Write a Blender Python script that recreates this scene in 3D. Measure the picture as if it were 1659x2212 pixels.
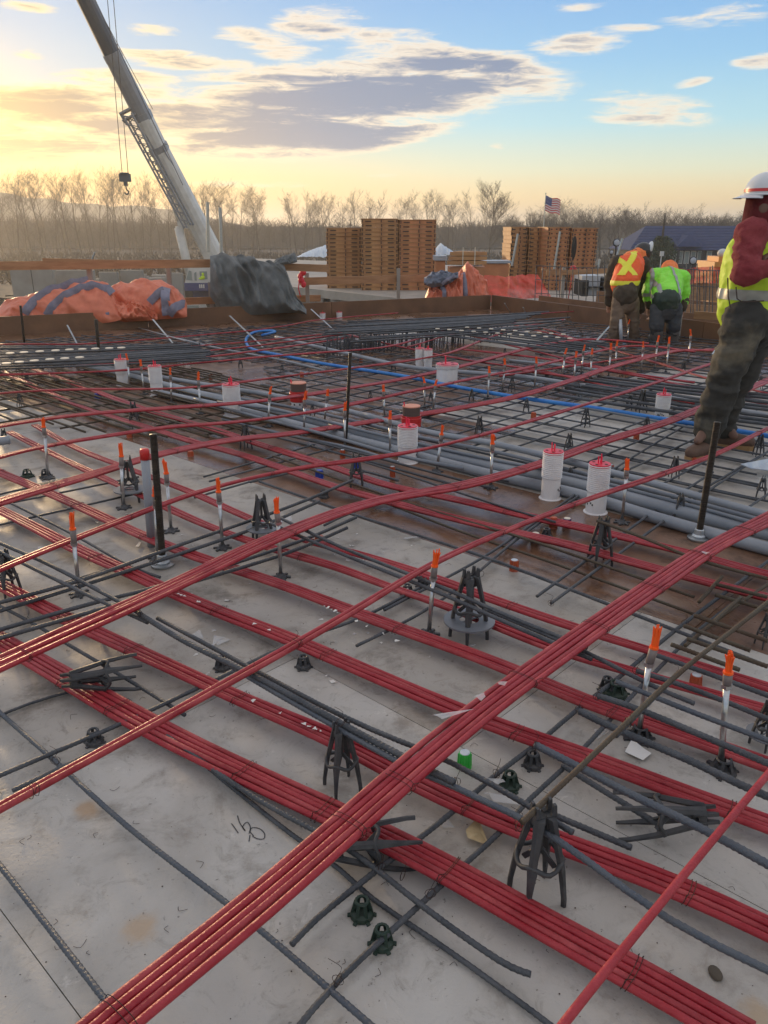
import bpy, bmesh, math, random
import numpy as np
from mathutils import Vector, Matrix, noise as mnoise

random.seed(7); rng = np.random.default_rng(7)
R = math.radians
for o in list(bpy.data.objects): bpy.data.objects.remove(o)
scene = bpy.context.scene
C = scene.collection

# ------------------------------------------------------------------ camera
TH = R(20.0); FPX = 1685.0; CX, CY = 829.5, 1106.0; CAMZ = 1.5
cam_d = bpy.data.cameras.new('camera'); cam = bpy.data.objects.new('camera', cam_d); C.objects.link(cam)
cam.location = (0, 0, CAMZ); cam.rotation_euler = (R(90) - TH, 0, 0)
cam_d.sensor_fit = 'VERTICAL'; cam_d.sensor_height = 36.0; cam_d.lens = FPX / 2212.0 * 36.0
cam_d.clip_start = 0.05; cam_d.clip_end = 6000
scene.camera = cam

# ------------------------------------------------------------------ world
SUN_AZ, SUN_EL = -30.0, 5.0
world = bpy.data.worlds.new('World'); scene.world = world; world.use_nodes = True
nt = world.node_tree; nt.nodes.clear()
def W(t, **k):
    n = nt.nodes.new(t)
    for a, b in k.items(): setattr(n, a, b)
    return n
def wm(op, a, b=None, c=None, clamp=False):
    n = W('ShaderNodeMath', operation=op); n.use_clamp = clamp
    for i, v in enumerate((a, b, c)):
        if v is None: continue
        if isinstance(v, (int, float)): n.inputs[i].default_value = v
        else: nt.links.new(v, n.inputs[i])
    return n.outputs[0]
def wramp(fac, stops, interp='EASE'):
    n = W('ShaderNodeValToRGB'); cr = n.color_ramp; cr.interpolation = interp
    while len(cr.elements) > 1: cr.elements.remove(cr.elements[-1])
    cr.elements[0].position = stops[0][0]; cr.elements[0].color = (*stops[0][1], 1)
    for p, c in stops[1:]:
        e = cr.elements.new(p); e.color = (*c, 1)
    nt.links.new(fac, n.inputs[0]); return n.outputs[0]
def wmix(f, a, b, mode='MIX'):
    n = W('ShaderNodeMix', data_type='RGBA', blend_type=mode)
    for sock, v in ((n.inputs[0], f), (n.inputs[6], a), (n.inputs[7], b)):
        if isinstance(v, (int, float)): sock.default_value = v
        elif isinstance(v, tuple): sock.default_value = (*v, 1)
        else: nt.links.new(v, sock)
    return n.outputs[2]
def wstep(x, a, b):
    n = W('ShaderNodeMapRange', interpolation_type='SMOOTHSTEP')
    nt.links.new(x, n.inputs[0]); n.inputs[1].default_value = a; n.inputs[2].default_value = b
    return n.outputs[0]
def srgb(r, g, b):
    f = lambda c: (c / 255 / 12.92) if c / 255 < 0.04045 else ((c / 255 + 0.055) / 1.055) ** 2.4
    return (f(r), f(g), f(b))
tc = W('ShaderNodeTexCoord'); sep = W('ShaderNodeSeparateXYZ'); nt.links.new(tc.outputs['Generated'], sep.inputs[0])
AZ = wm('MULTIPLY', wm('ARCTAN2', sep.outputs[0], sep.outputs[1]), 57.29578)
EL = wm('MULTIPLY', wm('ARCSINE', wm('MINIMUM', wm('MAXIMUM', sep.outputs[2], -1), 1)), 57.29578)
# angular distance from the sun, squashed so the glow hugs the horizon
dA = wm('DIVIDE', wm('SUBTRACT', AZ, SUN_AZ), 1.0); dE = wm('DIVIDE', wm('SUBTRACT', EL, SUN_EL), 0.62)
SD = wm('SQRT', wm('ADD', wm('MULTIPLY', dA, dA), wm('MULTIPLY', dE, dE)))
ELN = wm('DIVIDE', EL, 90.0, clamp=True)
near = wramp(ELN, [(0, srgb(255, 176, 66)), (0.018, srgb(255, 192, 80)), (0.036, srgb(244, 204, 116)), (0.056, srgb(186, 198, 182)), (0.085, srgb(142, 180, 204)), (0.15, srgb(118, 166, 208)), (0.4, srgb(126, 156, 196)), (1, srgb(110, 138, 178))], 'LINEAR')
far = wramp(ELN, [(0, srgb(252, 208, 124)), (0.018, srgb(248, 214, 138)), (0.04, srgb(214, 224, 196)), (0.07, srgb(160, 210, 226)), (0.11, srgb(126, 184, 224)), (0.16, srgb(104, 160, 216)), (0.4, srgb(118, 152, 196)), (1, srgb(106, 136, 178))], 'LINEAR')
base = wmix(wstep(SD, 4, 40), near, far)
sky = W('ShaderNodeTexSky'); sky.sky_type = 'NISHITA'; sky.sun_disc = False
sky.sun_elevation = R(SUN_EL); sky.sun_rotation = R(SUN_AZ); sky.air_density = 1.2; sky.dust_density = 2.0
nis = W('ShaderNodeVectorMath', operation='SCALE'); nt.links.new(sky.outputs[0], nis.inputs[0]); nis.inputs[3].default_value = 0.12
base = wmix(0.10, base, nis.outputs[0])
def tri(f):  # noise on stretched az/el
    c = W('ShaderNodeCombineXYZ'); nt.links.new(wm('MULTIPLY', AZ, f[0]), c.inputs[0]); nt.links.new(wm('MULTIPLY', EL, f[1]), c.inputs[1])
    c.inputs[2].default_value = f[2]
    n = W('ShaderNodeTexNoise'); n.inputs['Scale'].default_value = 1; n.inputs['Detail'].default_value = f[3]; n.inputs['Roughness'].default_value = f[4]
    n.inputs['Distortion'].default_value = f[5]
    nt.links.new(c.outputs[0], n.inputs['Vector']); return n.outputs['Fac']
N1 = tri((0.085, 0.80, 3.1, 6, 0.58, 0.5)); N2 = tri((0.42, 2.2, 9.0, 7, 0.66, 0.9)); N3 = tri((0.07, 0.33, 5.0, 4, 0.5, 0.8))
def px2ang(x, y):
    xc, yc = x - CX, CY - y
    Y = FPX * math.cos(TH) + yc * math.sin(TH); Z = -FPX * math.sin(TH) + yc * math.cos(TH)
    return math.degrees(math.atan2(xc, Y)), math.degrees(math.atan2(Z, math.hypot(xc, Y)))
blobs = [  # x, y, rx, ry (photo units), strength, tilt
    (760, 205, 420, 62, 1.5, .07), (640, 285, 330, 48, 1.5, .05), (980, 160, 250, 50, 1.35, -.1), (420, 250, 190, 45, 1.1, 0),
    (90, 230, 170, 40, 1.3, .1), (40, 300, 200, 46, 1.35, 0), (230, 290, 180, 44, 1.3, 0), (270, 190, 150, 28, 1.15, 0), (420, 320, 210, 24, 1.15, 0),
    (700, 55, 110, 34, .88, 0), (830, 78, 130, 22, .8, 0), (400, 130, 170, 17, .88, -.05), (590, 100, 120, 24, .9, -.12), (1250, 92, 110, 22, .84, 0), (1340, 65, 90, 9, .68, 0),
    (1400, 240, 150, 34, .82, -.12), (1490, 180, 42, 9, .72, .15), (1600, 32, 150, 20, .72, 0), (330, 66, 60, 12, .8, 0), (60, 115, 40, 10, .7, 0),
    (520, 398, 220, 9, .75, 0), (830, 378, 60, 7, .7, 0), (1075, 316, 24, 9, .7, 0), (1650, 130, 60, 14, .72, 0), (930, 120, 130, 20, .95, 0), (30, 345, 160, 14, .9, 0), (60, 15, 60, 9, .6, 0), (1250, 12, 60, 10, .65, 0)]
cov = None
for (x, y, rx, ry, s, tl) in blobs:
    a0, e0 = px2ang(x, y); ra = rx / 31.0; re = ry / 31.0 * 1.15
    a = wm('SUBTRACT', AZ, a0); e = wm('SUBTRACT', wm('SUBTRACT', EL, e0), wm('MULTIPLY', a, tl))
    a = wm('DIVIDE', a, ra * 1.15); e = wm('DIVIDE', e, re * 1.15)
    v = wm('MULTIPLY', wm('SUBTRACT', 1.0, wm('ADD', wm('MULTIPLY', a, a), wm('MULTIPLY', e, e)), clamp=True), s)
    cov = v if cov is None else wm('MAXIMUM', cov, v)
# unseen bright clouds added above and round the frame to light the deck
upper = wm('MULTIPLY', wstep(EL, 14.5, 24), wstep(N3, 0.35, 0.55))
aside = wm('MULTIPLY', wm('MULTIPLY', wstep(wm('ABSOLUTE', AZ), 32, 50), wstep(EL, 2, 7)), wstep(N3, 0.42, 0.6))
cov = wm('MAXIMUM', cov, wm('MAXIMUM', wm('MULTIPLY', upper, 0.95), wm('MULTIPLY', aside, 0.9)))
nz = wm('ADD', wm('MULTIPLY', wm('SUBTRACT', N1, 0.5), 3.6), wm('MULTIPLY', wm('SUBTRACT', N2, 0.5), 1.9))
dens = wm('ADD', cov, wm('MULTIPLY', nz, wm('ADD', 0.38, wm('MULTIPLY', cov, 0.36))))
alpha = wm('MULTIPLY', wstep(dens, 0.28, 0.95), wstep(cov, 0.02, 0.35))
thick = wstep(dens, 0.62, 1.35)
sunp = wstep(SD, 30, 3)
edge = wmix(sunp, srgb(244, 226, 198), (1.05, .76, .28))
core = wmix(sunp, srgb(92, 116, 152), srgb(166, 138, 104))
ccol = wmix(wm('MULTIPLY', thick, 0.95), edge, core)
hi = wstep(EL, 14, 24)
ccol = wmix(hi, ccol, srgb(228, 216, 202))  # lighter, warmer tint of the added clouds, for their light on the deck
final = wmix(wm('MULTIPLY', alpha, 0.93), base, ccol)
glow = wm('MULTIPLY', wm('POWER', wm('SUBTRACT', 1.0, wm('DIVIDE', SD, 13.0, clamp=True)), 1.6), 0.95)
final = wmix(glow, final, (1.35, .88, .30))
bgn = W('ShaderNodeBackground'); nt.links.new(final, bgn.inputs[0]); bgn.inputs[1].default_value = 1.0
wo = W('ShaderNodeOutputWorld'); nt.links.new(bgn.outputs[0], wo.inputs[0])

# ------------------------------------------------------------------ sun
sd = bpy.data.lights.new('sun', 'SUN'); sd.energy = 2.4; sd.angle = R(1.6); sd.color = (1.0, .70, .38)
sun = bpy.data.objects.new('sun', sd); C.objects.link(sun)
sv = Vector((math.sin(R(SUN_AZ)) * math.cos(R(SUN_EL)), math.cos(R(SUN_AZ)) * math.cos(R(SUN_EL)), math.sin(R(SUN_EL))))
sun.rotation_euler = sv.to_track_quat('Z', 'Y').to_euler(); sun.location = (-30, 50, 20)

scene.view_settings.view_transform = 'Standard'; scene.view_settings.look = 'None'
scene.view_settings.exposure = 0.42; scene.view_settings.gamma = 1.0; scene.view_settings.use_curve_mapping = False
scene.render.engine = 'CYCLES'
cy = scene.cycles; cy.use_denoising = True; cy.max_bounces = 6; cy.diffuse_bounces = 3; cy.glossy_bounces = 3; cy.volume_bounces = 1; cy.transparent_max_bounces = 12
cy.caustics_reflective = False; cy.caustics_refractive = False; cy.sample_clamp_indirect = 4

# ------------------------------------------------------------------ pixel to world
def ray(x, y):
    xc, yc = x - CX, CY - y
    return np.array([xc, FPX * math.cos(TH) + yc * math.sin(TH), -FPX * math.sin(TH) + yc * math.cos(TH)])
def P(x, y, z=0.0):
    d = ray(x, y); t = (z - CAMZ) / d[2]
    return np.array([0, 0, CAMZ]) + d * t
def PD(x, y, Y):
    d = ray(x, y); return np.array([0, 0, CAMZ]) + d * (Y / d[1])
def hgt(base, x, y):      # height above a base point that shows at pixel row y
    d = ray(x, y); return CAMZ + d[2] / d[1] * base[1] - base[2]

# ------------------------------------------------------------------ mesh building
class MB:
    def __init__(s): s.v = []; s.f = []; s.n = 0; s.mi = []
    def add(s, v, fl, mi=0):
        v = np.asarray(v, dtype=np.float64).reshape(-1, 3)
        for f in fl:
            f = np.asarray(f, dtype=np.int64)
            if f.ndim == 1: f = f[None]
            s.f.append(f + s.n); s.mi.append((len(f), mi))
        s.v.append(v); s.n += len(v); return s
    def box(s, c, d, rz=0.0, M=None, mi=0):
        x, y, z = (q / 2 for q in d)
        v = np.array([[-x,-y,-z],[x,-y,-z],[x,y,-z],[-x,y,-z],[-x,-y,z],[x,-y,z],[x,y,z],[-x,y,z]])
        if M is not None: v = v @ np.array(M).T
        elif rz: ca, sa = math.cos(rz), math.sin(rz); v = v @ np.array([[ca, sa, 0],[-sa, ca, 0],[0,0,1]])
        return s.add(v + np.array(c), [[[0,3,2,1],[4,5,6,7],[0,1,5,4],[1,2,6,5],[2,3,7,6],[3,0,4,7]]], mi)
    def tube(s, path, r, n=8, cap=True, mi=0, sx=1.0):
        p = np.asarray(path, dtype=float); N = len(p)
        r = np.broadcast_to(np.asarray(r, dtype=float), (N,)) if np.ndim(r) < 2 else np.asarray(r)
        t = np.gradient(p, axis=0); t /= np.linalg.norm(t, axis=1)[:, None] + 1e-12
        ref = np.tile([0, 0, 1.0], (N, 1))
        if np.mean(np.abs(t[:, 2])) > .9: ref[:] = [0, 1.0, 0]
        a = np.cross(t, ref); a /= np.linalg.norm(a, axis=1)[:, None] + 1e-12
        b = np.cross(a, t)
        th = np.arange(n) * 2 * math.pi / n
        if np.ndim(r) == 1: rr = np.repeat(r[:, None], n, 1)
        else: rr = r
        v = p[:, None, :] + rr[..., None] * (a[:, None, :] * np.cos(th)[None, :, None] * sx + b[:, None, :] * np.sin(th)[None, :, None])
        i = np.arange(N - 1)[:, None]; j = np.arange(n)[None, :]; j2 = (j + 1) % n
        q = np.stack([i * n + j, i * n + j2, (i + 1) * n + j2, (i + 1) * n + j], -1).reshape(-1, 4)
        fl = [q]
        if cap: fl += [np.arange(n)[::-1], np.arange(n) + (N - 1) * n]
        return s.add(v.reshape(-1, 3), fl, mi)
    def bar(s, a, b, w, h, mi=0, up=(0, 0, 1)):
        a = np.array(a, float); b = np.array(b, float); t = b - a; L = np.linalg.norm(t); t /= L
        u = np.array(up, float)
        if abs(t @ u) > .95: u = np.array([0, 1.0, 0])
        x = np.cross(t, u); x /= np.linalg.norm(x); z = np.cross(x, t)
        return s.box((a + b) / 2, (w, L, h), M=np.stack([x, t, z], 1), mi=mi)
    def lathe(s, prof, c=(0, 0, 0), n=20, mi=0, capb=True, capt=True):
        prof = np.array(prof, float); th = np.arange(n) * 2 * math.pi / n
        v = np.stack([prof[:, 0][:, None] * np.cos(th), prof[:, 0][:, None] * np.sin(th), np.repeat(prof[:, 1][:, None], n, 1)], -1).reshape(-1, 3) + np.array(c)
        N = len(prof); i = np.arange(N - 1)[:, None]; j = np.arange(n)[None, :]; j2 = (j + 1) % n
        fl = [np.stack([i * n + j, i * n + j2, (i + 1) * n + j2, (i + 1) * n + j], -1).reshape(-1, 4)]
        if capb: fl.append(np.arange(n)[::-1])
        if capt: fl.append(np.arange(n) + (N - 1) * n)
        return s.add(v, fl, mi)
    def prism(s, poly, z0, z1, mi=0):
        n = len(poly); v = [(*p[:2], z0) for p in poly] + [(*p[:2], z1) for p in poly]
        return s.add(v, [np.arange(n)[::-1], np.arange(n) + n] + [[i, (i + 1) % n, (i + 1) % n + n, i + n] for i in range(n)], mi)
    def grid(s, G, mi=0, wrap=False):
        G = np.asarray(G); a, b = G.shape[:2]
        i = np.arange(a - 1)[:, None]; j = np.arange(b if wrap else b - 1)[None, :]; j2 = (j + 1) % b
        return s.add(G.reshape(-1, 3), [np.stack([i * b + j, i * b + j2, (i + 1) * b + j2, (i + 1) * b + j], -1).reshape(-1, 4)], mi)
    def sphere(s, c, r, n=12, m=8, M=None, mi=0):
        th = np.linspace(0, math.pi, m + 1)[1:-1]; ph = np.arange(n) * 2 * math.pi / n
        v = np.stack([np.sin(th)[:, None] * np.cos(ph), np.sin(th)[:, None] * np.sin(ph), np.repeat(np.cos(th)[:, None], n, 1)], -1).reshape(-1, 3)
        v = np.vstack([v, [[0, 0, 1], [0, 0, -1]]]) * np.array(r)
        if M is not None: v = v @ np.array(M).T
        k = m - 1; i = np.arange(k - 1)[:, None]; j = np.arange(n)[None, :]; j2 = (j + 1) % n
        q = np.stack([i * n + j, (i + 1) * n + j, (i + 1) * n + j2, i * n + j2], -1).reshape(-1, 4)
        j = np.arange(n)
        t1 = np.stack([np.full(n, k * n), j, (j + 1) % n], -1); t2 = np.stack([np.full(n, k * n + 1), (k - 1) * n + (j + 1) % n, (k - 1) * n + j], -1)
        return s.add(v + np.array(c), [q, t1, t2], mi)
    def cone(s, a, b, r0, r1, n=12, mi=0):    # capsule with two radii
        a = np.array(a, float); b = np.array(b, float)
        s.sphere(a, (r0,) * 3, n, 8, mi=mi); s.sphere(b, (r1,) * 3, n, 8, mi=mi)
        if np.linalg.norm(b - a) > 1e-4: s.tube([a, (a + b) / 2, b], [r0, (r0 + r1) / 2, r1], n, mi=mi)
        return s
    def mesh(s, name, smooth=False):
        me = bpy.data.meshes.new(name); V = np.concatenate(s.v)
        me.vertices.add(len(V)); me.vertices.foreach_set('co', V.ravel())
        loops = np.concatenate([f.ravel() for f in s.f]); tot = np.concatenate([np.full(len(f), f.shape[1]) for f in s.f])
        me.loops.add(len(loops)); me.loops.foreach_set('vertex_index', loops)
        me.polygons.add(len(tot)); me.polygons.foreach_set('loop_start', np.concatenate([[0], np.cumsum(tot)[:-1]]))
        me.polygons.foreach_set('material_index', np.concatenate([np.full(n, m) for n, m in s.mi]))
        me.polygons.foreach_set('use_smooth', np.full(len(tot), smooth)); me.update(); me.validate(); return me
def link(name, me, mats=None, parent=None):
    if isinstance(me, tuple): me = me[0].mesh(name, me[1])
    elif isinstance(me, MB): me = me.mesh(name)
    if mats is not None and not me.materials:
        for m in (mats if isinstance(mats, (list, tuple)) else [mats]): me.materials.append(m)
    o = bpy.data.objects.new(name, me); C.objects.link(o)
    if parent is not None: o.parent = parent
    return o
def tag(o, label, cat, group=None):
    o['label'] = label; o['category'] = cat
    if group: o['group'] = group
    elif 'group' in o.keys(): del o['group']
    return o
def struct(o, kind='structure'): o['kind'] = kind; return o
def thing(name, label, cat, loc=(0, 0, 0), rz=0.0, group=None):
    o = bpy.data.objects.new(name, None); o.empty_display_size = .05; C.objects.link(o)
    o.location = loc; o.rotation_euler = (0, 0, rz); return tag(o, label, cat, group)
def dup(root, loc=None, rz=0.0, label=None, cat=None, group=None, scale=None, rot=None):
    r = root.copy(); C.objects.link(r)
    if loc is not None: r.location = loc
    r.rotation_euler = rot if rot is not None else (0, 0, rz)
    if label: tag(r, label, cat or root.get('category'), group)
    if scale is not None: r.scale = scale if hasattr(scale, '__len__') else (scale,) * 3
    for ch in root.children:
        c = ch.copy(); C.objects.link(c); c.parent = r
        for g in ch.children:
            d = g.copy(); C.objects.link(d); d.parent = c
    return r
def catmull(pts, step=.05, smooth=0):
    p = np.array(pts, float)
    if len(p) == 2:
        n = max(2, int(np.linalg.norm(p[1] - p[0]) / max(step, .05))); t = np.linspace(0, 1, n)[:, None]; return p[0] * (1 - t) + p[1] * t
    q = np.vstack([2 * p[0] - p[1], p, 2 * p[-1] - p[-2]]); out = []
    for i in range(1, len(q) - 2):
        n = max(2, int(np.linalg.norm(q[i + 1] - q[i]) / step)); t = (np.arange(n) / n)[:, None]
        out.append(.5 * ((2 * q[i]) + (-q[i - 1] + q[i + 1]) * t + (2 * q[i - 1] - 5 * q[i] + 4 * q[i + 1] - q[i + 2]) * t ** 2 + (-q[i - 1] + 3 * q[i] - 3 * q[i + 1] + q[i + 2]) * t ** 3))
    out.append(p[-1:]); o = np.vstack(out)
    for _ in range(smooth): o[1:-1] = (o[:-2] + 2 * o[1:-1] + o[2:]) / 4
    return o

# ------------------------------------------------------------------ materials
def mat(name, col, rough=.6, col2=None, scale=6, detail=5, bump=0, bscale=None, metal=0, spec=None, alpha=None, coords='Object', stretch=None, lo=.35, hi=.65, trans=None, rvar=0):
    m = bpy.data.materials.new(name); m.use_nodes = True; t = m.node_tree; b = t.nodes['Principled BSDF']
    b.inputs['Base Color'].default_value = (*col, 1); b.inputs['Roughness'].default_value = rough; b.inputs['Metallic'].default_value = metal
    if spec is not None: b.inputs['Specular IOR Level'].default_value = spec
    if alpha is not None: b.inputs['Alpha'].default_value = alpha
    if trans: b.inputs['Transmission Weight'].default_value = trans
    tcn = t.nodes.new('ShaderNodeTexCoord'); mp = t.nodes.new('ShaderNodeMapping'); t.links.new(tcn.outputs[coords], mp.inputs[0])
    if stretch: mp.inputs['Scale'].default_value = stretch
    def nz(sc, de, ro=.6):
        n = t.nodes.new('ShaderNodeTexNoise'); n.inputs['Scale'].default_value = sc; n.inputs['Detail'].default_value = de; n.inputs['Roughness'].default_value = ro
        t.links.new(mp.outputs[0], n.inputs['Vector']); return n.outputs['Fac']
    if col2 is not None:
        r = t.nodes.new('ShaderNodeMapRange'); r.inputs[1].default_value = lo; r.inputs[2].default_value = hi; t.links.new(nz(scale, detail), r.inputs[0])
        mx = t.nodes.new('ShaderNodeMix'); mx.data_type = 'RGBA'; mx.inputs[6].default_value = (*col, 1); mx.inputs[7].default_value = (*col2, 1)
        t.links.new(r.outputs[0], mx.inputs[0]); t.links.new(mx.outputs[2], b.inputs['Base Color'])
    if rvar:
        r2 = t.nodes.new('ShaderNodeMapRange'); r2.inputs[1].default_value = .4; r2.inputs[2].default_value = .62; r2.inputs[3].default_value = rough; r2.inputs[4].default_value = rough + rvar
        t.links.new(nz(scale * .37, 4), r2.inputs[0]); t.links.new(r2.outputs[0], b.inputs['Roughness'])
    if bump:
        bn = t.nodes.new('ShaderNodeBump'); bn.inputs['Strength'].default_value = bump; bn.inputs['Distance'].default_value = .01
        t.links.new(nz(bscale or scale * 4, 4), bn.inputs['Height']); t.links.new(bn.outputs[0], b.inputs['Normal'])
    return m
M = {}
M['red'] = mat('red_plastic_sheath', (.30, .014, .024), .38, (.39, .038, .048), 14, bump=.3, bscale=90, coords='Object', spec=.35)
M['red2'] = mat('worn_red_sheath', (.25, .012, .02), .44, (.43, .065, .07), 8, bump=.35, bscale=80, spec=.35)
M['wire'] = mat('tie_wire', (.05, .03, .025), .6, metal=.6)
M['rebar'] = mat('rebar_steel', (.062, .068, .078), .5, (.105, .11, .12), 12, bump=.6, bscale=160, metal=.35)
M['rebar_rust'] = mat('rusty_rebar_steel', (.085, .055, .035), .7, (.10, .085, .06), 8, bump=.6, bscale=140, metal=.25)
M['rebar_blue'] = mat('bluish_rebar_steel', (.085, .10, .125), .45, (.11, .12, .135), 14, bump=.5, bscale=150, metal=.35)
M['blackpl'] = mat('black_plastic', (.032, .034, .038), .55, (.065, .065, .068), 20, bump=.2)
M['greypl'] = mat('dark_grey_plastic', (.045, .047, .052), .5, (.07, .07, .075), 20, bump=.2)
M['greenpl'] = mat('dark_green_plastic', (.012, .03, .02), .55, (.02, .042, .028), 20)
M['disc'] = mat('grey_disc_plastic', (.16, .17, .19), .35)
M['chrome'] = mat('zinc_tube', (.62, .62, .62), .28, (.42, .42, .42), 30, metal=.9)
M['sleeve'] = mat('grey_brown_sleeve', (.16, .13, .125), .5, (.22, .19, .18), 20)
M['orange'] = mat('orange_plastic', (.95, .13, .015), .5)
M['orangecup'] = mat('dull_orange_plastic', (.50, .09, .03), .45, (.34, .07, .03), 30)
M['green'] = mat('bright_green_plastic', (.03, .45, .05), .4); M['bluepl'] = mat('blue_plastic', (.015, .06, .38), .4)
M['zinc'] = mat('zinc_cap', (.6, .63, .65), .35, (.4, .45, .48), 30, metal=.6)
M['purple'] = mat('purple_plastic', (.06, .015, .12), .5); M['cream'] = mat('cream_plastic', (.68, .60, .48), .5)
M['white'] = mat('white_plastic', (.80, .78, .77), .42, (.72, .69, .68), 14, bump=.1)
M['redcap'] = mat('red_cap', (.68, .03, .06), .4); M['pink'] = mat('pink_red_pin', (.8, .03, .08), .4)
M['canbrown'] = mat('rubber_coupling', (.10, .065, .055), .6); M['cantop'] = mat('orange_tape_top', (.70, .30, .20), .6)
M['canred'] = mat('red_firestop', (.55, .02, .02), .4)
M['conduit'] = mat('grey_conduit', (.22, .24, .27), .42, (.29, .31, .34), 3, bump=.15, bscale=40)
M['conduit_thin'] = mat('grey_conduit_dark', (.13, .15, .18), .45, (.18, .2, .23), 3, bump=.15, bscale=40)
M['blue'] = mat('blue_conduit', (.02, .17, .55), .42, (.04, .25, .62), 6)
M['blackrod'] = mat('threaded_black_rod', (.035, .028, .022), .4, (.06, .05, .04), 40, metal=.7, bump=1.0, bscale=200, stretch=(.05, .05, 1))
M['galv'] = mat('galvanised_steel', (.45, .47, .48), .35, (.33, .35, .36), 20, metal=.8)
M['shard'] = mat('clear_plastic_shard', (.80, .80, .79), .22, alpha=.42)
M['paper'] = mat('pale_scrap', (.74, .72, .68), .6); M['gold'] = mat('tan_foil_scrap', (.60, .47, .26), .3, (.42, .32, .17), 25)
M['wood'] = mat('raw_lumber', (.42, .235, .12), .7, (.30, .16, .08), 3, bump=.3, bscale=30, stretch=(1, 1, 6))
M['board'] = mat('form_board_brown', (.20, .10, .052), .6, (.135, .068, .036), 2.2, bump=.3, bscale=20)
M['ply'] = mat('yellow_form_panel', (.52, .27, .11), .65, (.42, .20, .085), 2.5)
M['ply2'] = mat('orange_form_panel', (.56, .24, .105), .65, (.44, .18, .08), 2.5)
M['slot'] = mat('dark_bracket_and_notch_shade', (.06, .04, .03), .7)  # brackets, and dark fill for the shade in tray notches and holes
M['dark'] = mat('dark_matter', (.03, .028, .026), .8)
M['concrete'] = mat('raw_concrete', (.33, .31, .28), .8, (.25, .235, .21), .8, bump=.2, bscale=8)
M['slab2'] = mat('pale_deck_top', (.42, .38, .33), .7, (.32, .29, .25), 1.5)
M['soil'] = mat('site_soil', (.075, .06, .045), .95, (.12, .10, .075), .12, bump=.4, bscale=1)
M['water'] = mat('river_water', (.10, .11, .11), .08, spec=.6, bump=.15, bscale=2)
M['hill'] = mat('wooded_hill', (.05, .055, .04), .95, (.07, .07, .05), .02)
M['bark'] = mat('bare_bark', (.045, .036, .028), .95, (.07, .055, .042), 1.5)
M['bark_pale'] = mat('pale_bare_bark', (.11, .09, .07), .9, (.08, .065, .05), 1.5)
M['needle'] = mat('evergreen_needles', (.02, .045, .022), .9, (.035, .065, .03), 2)
M['tarp_or'] = mat('orange_tarpaulin', (.72, .21, .12), .45, (.62, .16, .085), 3, bump=.25, bscale=25)
M['tarp_stripe'] = mat('violet_grey_hem', (.17, .17, .23), .5, (.24, .23, .30), 12)
M['tarp_gr'] = mat('grey_woven_tarpaulin', (.10, .112, .115), .6, (.17, .18, .18), 5, bump=.5, bscale=160)
M['tarp_bg'] = mat('slate_blue_tarpaulin', (.10, .12, .17), .5, (.15, .17, .22), 5)
M['cover'] = mat('pale_blue_plastic_cover', (.38, .46, .56), .3, (.62, .66, .68), 3, stretch=(4, .5, 1), bump=.4)
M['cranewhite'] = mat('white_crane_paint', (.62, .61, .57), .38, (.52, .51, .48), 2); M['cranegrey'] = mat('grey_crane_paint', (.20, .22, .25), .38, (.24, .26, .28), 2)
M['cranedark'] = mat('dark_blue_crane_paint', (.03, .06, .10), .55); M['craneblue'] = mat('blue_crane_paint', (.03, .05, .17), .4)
M['glass'] = mat('window_glass', (.25, .30, .29), .06, spec=.8); M['steel'] = mat('dark_steel', (.07, .07, .075), .5, metal=.5)
M['roof'] = mat('blue_shingle_roof', (.010, .028, .095), .8, (.018, .038, .12), 2); M['wall'] = mat('dark_siding', (.035, .04, .05), .8); M['beige'] = mat('beige_wall', (.55, .42, .27), .8)
M['trim'] = mat('white_trim', (.6, .6, .58), .6)
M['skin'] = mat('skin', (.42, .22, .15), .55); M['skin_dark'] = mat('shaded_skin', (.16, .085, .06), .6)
M['maroon'] = mat('maroon_hoodie', (.20, .022, .030), .9, (.28, .05, .055), 9, bump=.5, bscale=60)
M['lime'] = mat('lime_vest', (.50, .72, .02), .6, (.60, .80, .04), 6, bump=.3, bscale=20)
M['limegreen'] = mat('lime_green_jacket', (.24, .78, .04), .6, (.32, .85, .08), 6, bump=.3, bscale=20)
M['silver'] = mat('reflective_silver', (.34, .35, .32), .4, metal=.3); M['yellow'] = mat('reflective_yellow', (.85, .78, .05), .5)
M['vestor'] = mat('orange_vest', (.95, .13, .02), .6, (.85, .10, .015), 8)
M['hood_or'] = mat('orange_hood', (.85, .22, .06), .8); M['jacket'] = mat('dark_brown_jacket', (.05, .038, .028), .9, (.08, .06, .04), 8)
M['tan'] = mat('brown_work_trousers', (.15, .105, .075), .9, (.22, .16, .115), 5, bump=.3); M['navy'] = mat('dark_trousers', (.035, .04, .048), .9, (.06, .065, .07), 6, bump=.3)
M['sun_patched'] = mat('work_trousers_sun_patches', (.035, .034, .03), .85, (.17, .145, .10), 2.6, lo=.52, hi=.72, bump=.4, bscale=18)  # tan patches are sunlight painted into the dark cloth colour
M['boot'] = mat('brown_leather_boot', (.09, .05, .035), .7, (.13, .075, .05), 10); M['sole'] = mat('tan_sole', (.36, .21, .09), .7)
M['gumboot'] = mat('grey_boot', (.10, .10, .10), .6, (.14, .13, .12), 8)
M['hat'] = mat('white_hard_hat', (.62, .64, .66), .3); M['hatred'] = mat('red_hat_band', (.6, .05, .05), .4); M['hatblack'] = mat('black_hard_hat', (.03, .03, .03), .35)
M['flagred'] = mat('flag_red', (.60, .06, .07), .8); M['flagwhite'] = mat('flag_white', (.78, .74, .70), .8); M['flagblue'] = mat('flag_blue', (.06, .08, .24), .8)
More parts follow.
